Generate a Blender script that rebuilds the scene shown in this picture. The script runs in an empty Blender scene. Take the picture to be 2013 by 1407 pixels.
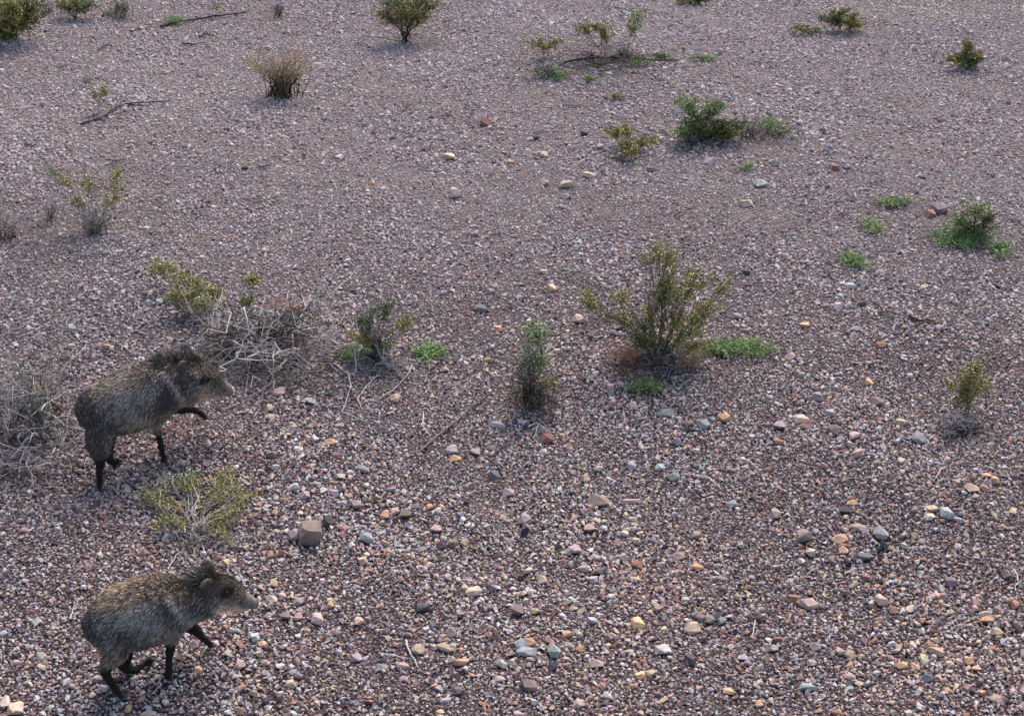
import bpy, bmesh, math, random
import numpy as np
from mathutils import Vector, Matrix, noise

# ------------------------------------------------------------------ camera, light, exposure
scene = bpy.context.scene
C = scene.collection
R = math.radians
W0, H0 = 2013.0, 1407.0           # the photograph's own pixels
FPX = 2800.0
PITCH = R(22)
CAMH = 5.32
SLOPE = math.tan(R(8))
cam_d = bpy.data.cameras.new("camera")
cam = bpy.data.objects.new("camera", cam_d); C.objects.link(cam)
cam.location = (0, 0, CAMH)
cam.rotation_euler = (R(90) - PITCH, 0, 0)
cam_d.sensor_width = 36
cam_d.lens = FPX / W0 * 36
cam_d.clip_end = 600
scene.camera = cam

SUN_EL, SUN_AZ = R(52), R(20)      # azimuth measured from +Y towards +X
world = bpy.data.worlds.new("World"); scene.world = world
world.use_nodes = True
wn = world.node_tree
bg = wn.nodes.get("Background") or wn.nodes.new("ShaderNodeBackground")
sky = wn.nodes.new("ShaderNodeTexSky")
sky.sky_type = 'NISHITA'; sky.sun_disc = False
sky.sun_elevation = SUN_EL; sky.sun_rotation = SUN_AZ
sky.dust_density = 2.5; sky.air_density = 1.0; sky.ozone_density = 1.0
wn.links.new(sky.outputs[0], bg.inputs[0]); bg.inputs[1].default_value = 0.125
sun_d = bpy.data.lights.new("sun", 'SUN'); sun_d.energy = 2.0; sun_d.angle = R(34)
sun_d.color = (1.0, 0.93, 0.86)
sun = bpy.data.objects.new("sun", sun_d); C.objects.link(sun)
sv = Vector((math.sin(SUN_AZ) * math.cos(SUN_EL), math.cos(SUN_AZ) * math.cos(SUN_EL), math.sin(SUN_EL)))
sun.rotation_euler = sv.to_track_quat('Z', 'Y').to_euler()
sun.location = (6, 20, 25)
scene.view_settings.view_transform = 'Standard'
scene.view_settings.look = 'None'
scene.view_settings.gamma = 1
scene.view_settings.exposure = 1.42
scene.cycles.max_bounces = 5
scene.cycles.diffuse_bounces = 3

rng = np.random.RandomState(7)
random.seed(7)

# ------------------------------------------------------------------ terrain
BUMPS = [(-2.05, 8.60, 0.055, 0.30), (-2.79, 8.08, -0.075, 0.22), (1.2, 16.9, 0.10, 1.2), (-1.2, 12.6, 0.05, 0.9),
         (1.25, 9.7, 0.035, 0.5), (-1.82, 6.43, 0.045, 0.16), (-1.75, 9.9, 0.05, 0.6), (-1.0, 9.6, 0.03, 0.4)]
def terrain(x, y):
    x = np.asarray(x, float); y = np.asarray(y, float)
    z = SLOPE * y
    z = z + 0.030 * np.sin(0.9 * x + 0.35 * y + 1.0) + 0.022 * np.sin(0.5 * x - 1.1 * y) + 0.010 * np.sin(2.3 * x + 1.9 * y)
    z = z + 0.006 * np.sin(5.1 * x - 3.3 * y) * np.sin(4.2 * y + 1.3 * x)
    z = z + 0.007 * np.sin(8.3 * x + 3.1 * y + 2 * np.sin(y)) * np.sin(6.1 * y - 2.7 * x)
    w = np.clip((-x - 3.6 + 0.55 * (14.0 - y)) / 6.0, 0, 1) * np.clip((y - 12) / 6, 0, 1)
    z = z - 0.55 * w * w
    far = np.clip((y - 24) / 40, 0, 1)
    z = z + far * far * 1.5
    for bx, by, bh, br in BUMPS:
        z = z + bh * np.exp(-((x - bx) ** 2 + (y - by) ** 2) / (br * br))
    return z
def tz(x, y): return float(terrain(x, y))
def ray(px, py):
    a = (px - (W0 - 1) / 2) / FPX; b = -(py - (H0 - 1) / 2) / FPX
    return np.array([a, math.cos(PITCH) + b * math.sin(PITCH), -math.sin(PITCH) + b * math.cos(PITCH)])
def G(px, py, h=0.0):
    """the point h metres above the ground that the photo shows at px, py"""
    d = ray(px, py); t = (h - CAMH) / (d[2] - SLOPE * d[1])
    for _ in range(25):
        x, y = t * d[0], t * d[1]
        err = CAMH + t * d[2] - (tz(x, y) + h)
        t -= err / (d[2] - SLOPE * d[1]) * 0.9
    return Vector((t * d[0], t * d[1], CAMH + t * d[2]))
def V(px, py, base, dy=0.0):
    """point on the upright plane through base (dy metres behind it) seen at px, py"""
    d = ray(px, py); t = (base.y + dy) / d[1]
    return Vector((t * d[0], t * d[1], CAMH + t * d[2]))
def ppm(p):
    return FPX / (p[1] * math.cos(PITCH) - (p[2] - CAMH) * math.sin(PITCH))

# ------------------------------------------------------------------ materials
def new_mat(name):
    m = bpy.data.materials.new(name); m.use_nodes = True
    nt = m.node_tree; b = nt.nodes.get("Principled BSDF")
    return m, nt, b
def mix(nt, a, b, f, mode='MIX'):
    n = nt.nodes.new("ShaderNodeMix"); n.data_type = 'RGBA'; n.blend_type = mode
    for s, v in ((n.inputs[0], f), (n.inputs[6], a), (n.inputs[7], b)):
        if isinstance(v, (int, float)): s.default_value = v
        elif isinstance(v, (tuple, list)): s.default_value = (*v[:3], 1)
        else: nt.links.new(v, s)
    return n.outputs[2]
def ntex(nt, scale, detail=3, coord=None, rough=0.6):
    n = nt.nodes.new("ShaderNodeTexNoise"); n.inputs['Scale'].default_value = scale
    n.inputs['Detail'].default_value = detail; n.inputs['Roughness'].default_value = rough
    if coord is not None: nt.links.new(coord, n.inputs['Vector'])
    return n
def ramp(nt, fac, stops):
    n = nt.nodes.new("ShaderNodeValToRGB"); nt.links.new(fac, n.inputs[0])
    e = n.color_ramp.elements
    while len(e) < len(stops): e.new(0.5)
    for i, (p, c) in enumerate(stops): e[i].position = p; e[i].color = (*c, 1)
    return n.outputs[0]
def bump(nt, b, h, strength, dist):
    n = nt.nodes.new("ShaderNodeBump"); n.inputs['Strength'].default_value = strength
    n.inputs['Distance'].default_value = dist
    nt.links.new(h, n.inputs['Height']); nt.links.new(n.outputs[0], b.inputs['Normal'])

def attr_mat(name, src, kind='GEOMETRY', noise_scale=30, amount=0.5, rough=0.85, bump_s=0.0, spec=0.2):
    m, nt, b = new_mat(name)
    if src == 'objcolor':
        a = nt.nodes.new("ShaderNodeObjectInfo").outputs['Color']
    else:
        n = nt.nodes.new("ShaderNodeAttribute"); n.attribute_name = src; n.attribute_type = kind
        a = n.outputs['Color']
    tc = nt.nodes.new("ShaderNodeTexCoord").outputs['Object']
    nz = ntex(nt, noise_scale, 4, tc)
    v = ramp(nt, nz.outputs[0], [(0.3, (1 - amount,) * 3), (0.7, (1 + amount,) * 3)])
    col = mix(nt, a, v, 1.0, 'MULTIPLY')
    nt.links.new(col, b.inputs['Base Color'])
    b.inputs['Roughness'].default_value = rough
    b.inputs['Specular IOR Level'].default_value = spec
    if bump_s: bump(nt, b, nz.outputs[0], bump_s, 0.01)
    return m
M_leaf = attr_mat("leaf", "col", noise_scale=40, amount=0.15, rough=0.6)
M_bark = attr_mat("bark", "col", noise_scale=60, amount=0.4, rough=0.9)
M_fur = attr_mat("fur", "col", noise_scale=50, amount=0.1, rough=0.75, spec=0.25)
M_skin = attr_mat("hide", "col", noise_scale=50, amount=0.4, rough=0.85)
M_gravel = attr_mat("gravel", "col", 'INSTANCER', noise_scale=1.6, amount=0.28, rough=0.95)
M_stone = attr_mat("stone", "objcolor", noise_scale=2.2, amount=0.35, rough=0.9, bump_s=0.35)
def plain(name, col, rough):
    m, nt, b = new_mat(name); b.inputs['Base Color'].default_value = (*col, 1); b.inputs['Roughness'].default_value = rough
    return m
M_eye = plain("eye", (0.008, 0.006, 0.005), 0.15)
M_hoof = plain("hoof", (0.02, 0.017, 0.015), 0.5)

def ground_mat():
    m, nt, b = new_mat("stony_soil")
    tc = nt.nodes.new("ShaderNodeTexCoord").outputs['Object']
    vo = nt.nodes.new("ShaderNodeTexVoronoi"); vo.inputs['Scale'].default_value = 55
    nt.links.new(tc, vo.inputs['Vector'])
    sep = nt.nodes.new("ShaderNodeSeparateColor"); nt.links.new(vo.outputs['Color'], sep.inputs[0])
    peb = ramp(nt, sep.outputs[0], [(0.0, (0.04, 0.031, 0.032)), (0.35, (0.08, 0.062, 0.063)), (0.7, (0.14, 0.108, 0.108)), (0.9, (0.15, 0.115, 0.10)), (1.0, (0.19, 0.16, 0.155))])
    edge = ramp(nt, vo.outputs['Distance'], [(0.25, (1, 1, 1)), (0.75, (0.25, 0.22, 0.21))])
    c = mix(nt, peb, edge, 1.0, 'MULTIPLY')
    big = ntex(nt, 0.7, 4, tc)
    tint = ramp(nt, big.outputs[0], [(0.35, (0.75, 0.72, 0.75)), (0.65, (1.15, 1.05, 1.02))])
    c = mix(nt, c, tint, 1.0, 'MULTIPLY')
    sx = nt.nodes.new("ShaderNodeSeparateXYZ"); nt.links.new(tc, sx.inputs[0])
    mr = nt.nodes.new("ShaderNodeMapRange"); nt.links.new(sx.outputs[1], mr.inputs[0])
    mr.inputs[1].default_value = 9.0; mr.inputs[2].default_value = 14.0
    dust = mix(nt, (0.07, 0.050, 0.046), (0.19, 0.142, 0.130), ntex(nt, 120, 3, tc).outputs[0])
    c = mix(nt, c, dust, mr.outputs[0])
    nt.links.new(c, b.inputs['Base Color']); b.inputs['Roughness'].default_value = 0.95
    b.inputs['Specular IOR Level'].default_value = 0.1
    inv = nt.nodes.new("ShaderNodeMath"); inv.operation = 'SUBTRACT'; inv.inputs[0].default_value = 1
    nt.links.new(vo.outputs['Distance'], inv.inputs[1])
    bump(nt, b, inv.outputs[0], 0.9, 0.012)
    # soil between the stones, coloured darker nearby to paint shade into the gaps
    return m
M_ground = ground_mat()

# ------------------------------------------------------------------ mesh helpers
def np_mesh(name, verts, faces, col=None, smooth=False):
    """verts (n,3); faces (m,k) with a constant k"""
    verts = np.asarray(verts, np.float32); faces = np.asarray(faces, np.int32)
    me = bpy.data.meshes.new(name); k = faces.shape[1]
    me.vertices.add(len(verts)); me.vertices.foreach_set("co", verts.ravel())
    me.loops.add(faces.size); me.loops.foreach_set("vertex_index", faces.ravel())
    me.polygons.add(len(faces)); me.polygons.foreach_set("loop_start", np.arange(0, faces.size, k, dtype=np.int32))
    if smooth: me.polygons.foreach_set("use_smooth", np.ones(len(faces), bool))
    me.update(calc_edges=True)
    if col is not None:
        at = me.attributes.new("col", 'FLOAT_COLOR', 'POINT')
        c4 = np.ones((len(verts), 4), np.float32); c4[:, :3] = col
        at.data.foreach_set("color", c4.ravel())
    return me
class Acc:
    """collects quads (leaves, tube walls) for ONE mesh"""
    def __init__(s): s.v = []; s.f = []; s.c = []; s.n = 0
    def add(s, v, f, c):
        v = np.asarray(v, float).reshape(-1, 3); f = np.asarray(f, int)
        c = np.broadcast_to(np.asarray(c, float), (len(v), 3))
        s.v.append(v); s.f.append(f + s.n); s.c.append(c); s.n += len(v)
    def tube(s, pts, r0, r1, col, col2=None, sides=4):
        pts = np.asarray([tuple(p) for p in pts], float); n = len(pts)
        t = np.gradient(pts, axis=0); t /= np.linalg.norm(t, axis=1)[:, None] + 1e-9
        up = np.where(np.abs(t[:, 2:3]) > 0.9, [[1., 0, 0]], [[0, 0, 1.]])
        a = np.cross(t, up); a /= np.linalg.norm(a, axis=1)[:, None] + 1e-9
        b = np.cross(t, a)
        rr = np.linspace(r0, r1, n)[:, None]
        ang = np.arange(sides) * 2 * math.pi / sides
        ring = pts[:, None, :] + rr[:, None] * (np.cos(ang)[None, :, None] * a[:, None, :] + np.sin(ang)[None, :, None] * b[:, None, :])
        i = np.arange(n - 1)[:, None] * sides; j = np.arange(sides)[None, :]; j2 = (j + 1) % sides
        f = np.stack([i + j, i + j2, i + sides + j2, i + sides + j], -1).reshape(-1, 4)
        cc = np.asarray(col, float)[None]
        if col2 is not None:
            w = np.linspace(0, 1, n)[:, None]; cc = cc * (1 - w) + np.asarray(col2, float)[None] * w
            cc = np.repeat(cc, sides, 0)
        s.add(ring.reshape(-1, 3), f, cc)
    def leaves(s, cen, size, col, aspect=0.5, upbias=0.5, dirs=None):
        cen = np.asarray(cen, float).reshape(-1, 3); n = len(cen)
        if n == 0: return
        u = rng.normal(size=(n, 3)) if dirs is None else np.asarray(dirs) + rng.normal(size=(n, 3)) * 0.25
        u /= np.linalg.norm(u, axis=1)[:, None]
        w = rng.normal(size=(n, 3)); w[:, 2] += upbias * 2
        w -= (w * u).sum(1)[:, None] * u; w /= np.linalg.norm(w, axis=1)[:, None]
        side = np.cross(u, w)
        L = (np.asarray(size) * np.ones(n))[:, None]
        v = np.stack([cen - u * L / 2, cen + side * L * aspect / 2 + w * L * .1, cen + u * L / 2, cen - side * L * aspect / 2 + w * L * .1], 1)
        f = (np.arange(n) * 4)[:, None] + np.arange(4)[None]
        s.add(v.reshape(-1, 3), f, np.repeat(col, 4, 0) if np.ndim(col) == 2 else col)
    def build(s, name, mat, parent=None, origin=(0, 0, 0), smooth=False):
        if not s.v: return None
        v = np.concatenate(s.v) - np.asarray(origin, float)
        me = np_mesh(name, v, np.concatenate(s.f), np.concatenate(s.c), smooth)
        me.materials.append(mat)
        o = bpy.data.objects.new(name, me); C.objects.link(o)
        if parent is not None: o.parent = parent
        else: o.location = origin
        return o
def tag(o, label=None, cat=None, group=None, kind=None):
    if label: o["label"] = label
    if cat: o["category"] = cat
    if group: o["group"] = group
    if kind: o["kind"] = kind
def empty(name, loc, label, cat, group=None):
    o = bpy.data.objects.new(name, None); C.objects.link(o); o.location = loc
    o.empty_display_size = 0.05
    tag(o, label, cat, group); return o
def vary(base, n, amt=0.25, tint=0.08):
    base = np.asarray(base, float)
    return np.clip(base[None] * np.exp(rng.normal(0, amt, (n, 1))) * np.exp(rng.normal(0, tint, (n, 3))), 0, 0.9)
def wig(a, b, n=6, amp=0.02, sag=0.0):
    a = np.asarray(tuple(a), float); b = np.asarray(tuple(b), float)
    t = np.linspace(0, 1, n)[:, None]
    p = a * (1 - t) + b * t
    p[1:-1] += rng.normal(0, amp, (n - 2, 3))
    p[:, 2] += (4 * t[:, 0] * (1 - t[:, 0])) * sag
    return p

# ------------------------------------------------------------------ ground sheet
def make_ground():
    xs = np.concatenate([np.linspace(-120, -10, 30)[:-1], np.linspace(-10, 10, 240), np.linspace(10, 120, 30)[1:]])
    ys = np.concatenate([np.linspace(-40, 4, 20)[:-1], np.linspace(4, 21, 240), np.linspace(21, 160, 50)[1:]])
    X, Y = np.meshgrid(xs, ys); Z = terrain(X, Y)
    v = np.stack([X, Y, Z], -1).reshape(-1, 3)
    nx = len(xs); i = np.arange(len(ys) - 1)[:, None] * nx; j = np.arange(nx - 1)[None]
    f = np.stack([i + j, i + j + 1, i + nx + j + 1, i + nx + j], -1).reshape(-1, 4)
    me = np_mesh("ground", v, f, smooth=True); me.materials.append(M_ground)
    o = bpy.data.objects.new("ground", me); C.objects.link(o); tag(o, kind="structure")
make_ground()

# ------------------------------------------------------------------ stone shapes
def stone_mesh(name, npts, seed, sz=(1, .8, .55), bevel=0.0, mat=None):
    r = np.random.RandomState(seed)
    bm = bmesh.new()
    for _ in range(npts):
        d = r.normal(size=3); d /= np.linalg.norm(d)
        d = np.sign(d) * np.abs(d) ** 0.7
        d *= r.uniform(0.74, 1.0) * 0.5
        bm.verts.new(d * np.array(sz))
    res = bmesh.ops.convex_hull(bm, input=bm.verts)
    bmesh.ops.delete(bm, geom=[g for g in res['geom_interior'] if isinstance(g, bmesh.types.BMVert)], context='VERTS')
    if bevel:
        bmesh.ops.dissolve_limit(bm, angle_limit=R(14), verts=bm.verts, edges=bm.edges)
        bmesh.ops.bevel(bm, geom=list(bm.edges), offset=bevel, segments=2, profile=0.6, affect='EDGES', clamp_overlap=True)
    bm.normal_update()
    me = bpy.data.meshes.new(name); bm.to_mesh(me); bm.free()
    if mat: me.materials.append(mat)
    return me

# palettes (real-world base colours)
PAL = [((0.32, 0.243, 0.228), 34), ((0.21, 0.155, 0.15), 20), ((0.42, 0.335, 0.315), 19), ((0.10, 0.074, 0.073), 11),
       ((0.44, 0.285, 0.195), 7), ((0.30, 0.165, 0.125), 6), ((0.26, 0.265, 0.27), 6), ((0.46, 0.37, 0.29), 4), ((0.055, 0.042, 0.045), 6), ((0.46, 0.40, 0.375), 1)]
PC = np.array([p[0] for p in PAL]); PW = np.array([p[1] for p in PAL], float); PW /= PW.sum()

# ------------------------------------------------------------------ gravel (one mass, drawn by geometry nodes)
KEEP_OUT = []          # (x, y, radius) under the placed stones
def make_gravel():
    P = []; S = []
    def layer(y0, y1, sp, d0, spread, keep=1.0, margin=1.0):
        ys = np.arange(y0, y1, sp)
        for y in ys:
            hw = 0.37 * (y + 1.2) + margin
            xs = np.arange(-hw, hw, sp)
            n = len(xs)
            x = xs + rng.uniform(-.5, .5, n) * sp * 1.1; yy = y + rng.uniform(-.5, .5, n) * sp * 1.1
            k = rng.rand(n) < keep
            P.append(np.stack([x[k], yy[k]], 1)); S.append(d0 * np.exp(rng.normal(0, spread, k.sum())))
    layer(5.4, 9.5, 0.0182, 0.0200, 0.34)
    layer(9.5, 13.5, 0.0240, 0.0250, 0.34)
    layer(13.5, 21.5, 0.030, 0.032, 0.34)
    layer(5.4, 9.2, 0.052, 0.035, 0.28, 0.6)
    layer(9.5, 12, 0.085, 0.040, 0.22, 0.35)
    layer(5.4, 8.6, 0.14, 0.055, 0.2, 0.5)
    P = np.concatenate(P); S = np.concatenate(S); n = len(P)
    z = terrain(P[:, 0], P[:, 1])
    px_, py_ = P[:, 0], P[:, 1]
    f3 = np.sin(2.1 * px_ + 1.3 * py_ + .5) * np.sin(1.6 * py_ - 1.2 * px_) + .5 * np.sin(4.7 * px_ + 3.1 * py_)
    S = S * (1 + .12 * f3)
    # patches of tanner, greyer and darker stone
    x, y = P[:, 0], P[:, 1]
    f1 = np.sin(1.7 * x + 0.8 * y + 2) * np.sin(1.1 * y - 0.9 * x) + 0.6 * np.sin(3.7 * x - 2.2 * y + 1)
    f2 = np.sin(0.9 * x - 1.3 * y) + 0.6 * np.sin(2.9 * x + 2.1 * y)
    idx = rng.choice(len(PC), n, p=PW)
    tan_more = (rng.rand(n) < np.clip(0.16 * f1, 0, 0.3) * np.clip((11 - y) / 4, 0.15, 1)) | ((S > 0.033) & (y < 10.5) & (rng.rand(n) < 0.30))
    idx[tan_more] = rng.choice([4, 4, 4, 7, 5, 5], tan_more.sum())
    col = PC[idx] * np.exp(rng.normal(0, 0.26, (n, 1))) * np.exp(rng.normal(0, 0.05, (n, 1)) * np.array([[1, 0, -1]]))
    lum = col.mean(1)[:, None]; unif = (lum * .75 + .25 * .27) * np.array([[1.16, .93, .91]])
    fade = (np.clip((y - 8) / 5, 0, 1) * 0.72)[:, None]; col = col * (1 - fade) + unif * fade
    col *= (1 + 0.07 * f2)[:, None]
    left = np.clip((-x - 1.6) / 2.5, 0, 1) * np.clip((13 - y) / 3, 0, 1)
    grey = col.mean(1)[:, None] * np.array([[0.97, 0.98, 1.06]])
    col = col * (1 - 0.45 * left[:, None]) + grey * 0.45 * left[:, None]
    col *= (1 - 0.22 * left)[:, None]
    farw = np.clip((y - 9) / 8, 0, 1)[:, None]
    mean = np.array([[0.33, 0.262, 0.25]])
    col = col * (1 - 0.42 * farw) + mean * 0.42 * farw * 1.02
    col = col * np.array([[1.04, 0.985, 0.99]]) * (1 + .05 * (1 - farw)) * (1 + .10 * farw)
    sand = np.exp(-(((x - 5.3) / 1.6) ** 2 + ((y - 18.6) / .5) ** 2))[:, None]
    col = col * (1 - .5 * sand) + np.array([[.46, .36, .28]]) * .5 * sand
    scl = S[:, None] * np.stack([rng.uniform(0.85, 1.25, n), rng.uniform(0.8, 1.1, n), rng.uniform(0.8, 1.3, n)], 1)
    rot = np.stack([rng.normal(0, .35, n), rng.normal(0, .35, n), rng.uniform(0, 6.283, n)], 1)
    zz = z + S * 0.55 * (rng.uniform(-0.02, 0.42, n) - 0.16 * np.clip((y - 10) / 4, 0, 1))
    pts = np.stack([x, y, zz], 1)
    if KEEP_OUT:
        ko = np.array(KEEP_OUT); keep = np.ones(n, bool)
        for kx, ky, kr in ko:
            keep &= ((x - kx) ** 2 + (y - ky) ** 2) > kr * kr
        pts, scl, rot, col = pts[keep], scl[keep], rot[keep], col[keep]; n = len(pts)
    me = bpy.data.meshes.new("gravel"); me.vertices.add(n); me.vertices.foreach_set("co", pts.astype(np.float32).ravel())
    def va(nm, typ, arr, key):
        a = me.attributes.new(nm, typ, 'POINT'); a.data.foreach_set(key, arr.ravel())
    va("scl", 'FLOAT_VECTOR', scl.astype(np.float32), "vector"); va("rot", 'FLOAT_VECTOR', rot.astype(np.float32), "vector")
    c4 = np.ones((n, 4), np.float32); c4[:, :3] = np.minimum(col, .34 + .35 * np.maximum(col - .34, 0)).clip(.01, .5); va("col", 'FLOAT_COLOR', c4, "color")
    va("pick", 'INT', rng.randint(0, 24, n).astype(np.int32), "value")
    o = bpy.data.objects.new("gravel", me); C.objects.link(o)
    tag(o, "mauve and tan desert gravel covering the whole slope", "gravel", kind="stuff")
    col_src = bpy.data.collections.new("pebble_shapes")
    for i in range(24):
        pm = stone_mesh("pebble", 10 + i % 4, 100 + i, (1, random.uniform(.7, 1), random.uniform(.5, .8)), mat=M_gravel)
        col_src.objects.link(bpy.data.objects.new("pebble_%02d" % i, pm))
    ng = bpy.data.node_groups.new("scatter_pebbles", 'GeometryNodeTree')
    ng.interface.new_socket("Geometry", in_out='INPUT', socket_type='NodeSocketGeometry')
    ng.interface.new_socket("Geometry", in_out='OUTPUT', socket_type='NodeSocketGeometry')
    N = ng.nodes; L = ng.links
    gi = N.new("NodeGroupInput"); go = N.new("NodeGroupOutput")
    iop = N.new("GeometryNodeInstanceOnPoints"); ci = N.new("GeometryNodeCollectionInfo")
    ci.inputs['Collection'].default_value = col_src
    ci.inputs['Separate Children'].default_value = True; ci.inputs['Reset Children'].default_value = True
    def na(nm, dt):
        a = N.new("GeometryNodeInputNamedAttribute"); a.data_type = dt; a.inputs['Name'].default_value = nm
        return [s for s in a.outputs if s.enabled and s.name == 'Attribute'][0]
    iop.inputs['Pick Instance'].default_value = True
    L.new(gi.outputs[0], iop.inputs['Points']); L.new(ci.outputs[0], iop.inputs['Instance'])
    L.new(na("pick", 'INT'), iop.inputs['Instance Index'])
    L.new(na("rot", 'FLOAT_VECTOR'), iop.inputs['Rotation']); L.new(na("scl", 'FLOAT_VECTOR'), iop.inputs['Scale'])
    L.new(iop.outputs[0], go.inputs[0])
    md = o.modifiers.new("scatter", 'NODES'); md.node_group = ng
    me.materials.append(M_gravel)
    print("gravel", n)

# ------------------------------------------------------------------ placed stones
COLS = {'mauve': (.29, .22, .22), 'brown': (.20, .145, .125), 'dark': (.085, .07, .075), 'orange': (.56, .32, .19), 'tan': (.45, .32, .245),
        'cream': (.48, .385, .31), 'pink': (.41, .285, .25), 'rust': (.29, .155, .115), 'blue': (.25, .25, .24), 'grey': (.27, .25, .25),
        'pale': (.37, .32, .31), 'olive': (.25, .205, .165), 'yellow': (.46, .34, .24), 'red': (.22, .11, .09), 'slate': (.13, .13, .13), 'paleblue': (.37, .375, .36)}
CNAME = {'mauve': 'mauve', 'brown': 'brown', 'dark': 'dark', 'orange': 'orange', 'tan': 'tan', 'cream': 'cream', 'pink': 'pinkish', 'rust': 'rust red',
         'blue': 'blue grey', 'grey': 'grey', 'pale': 'whitish', 'olive': 'olive brown', 'yellow': 'yellowish', 'red': 'dark red', 'slate': 'dark slate', 'paleblue': 'pale blue'}
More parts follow.
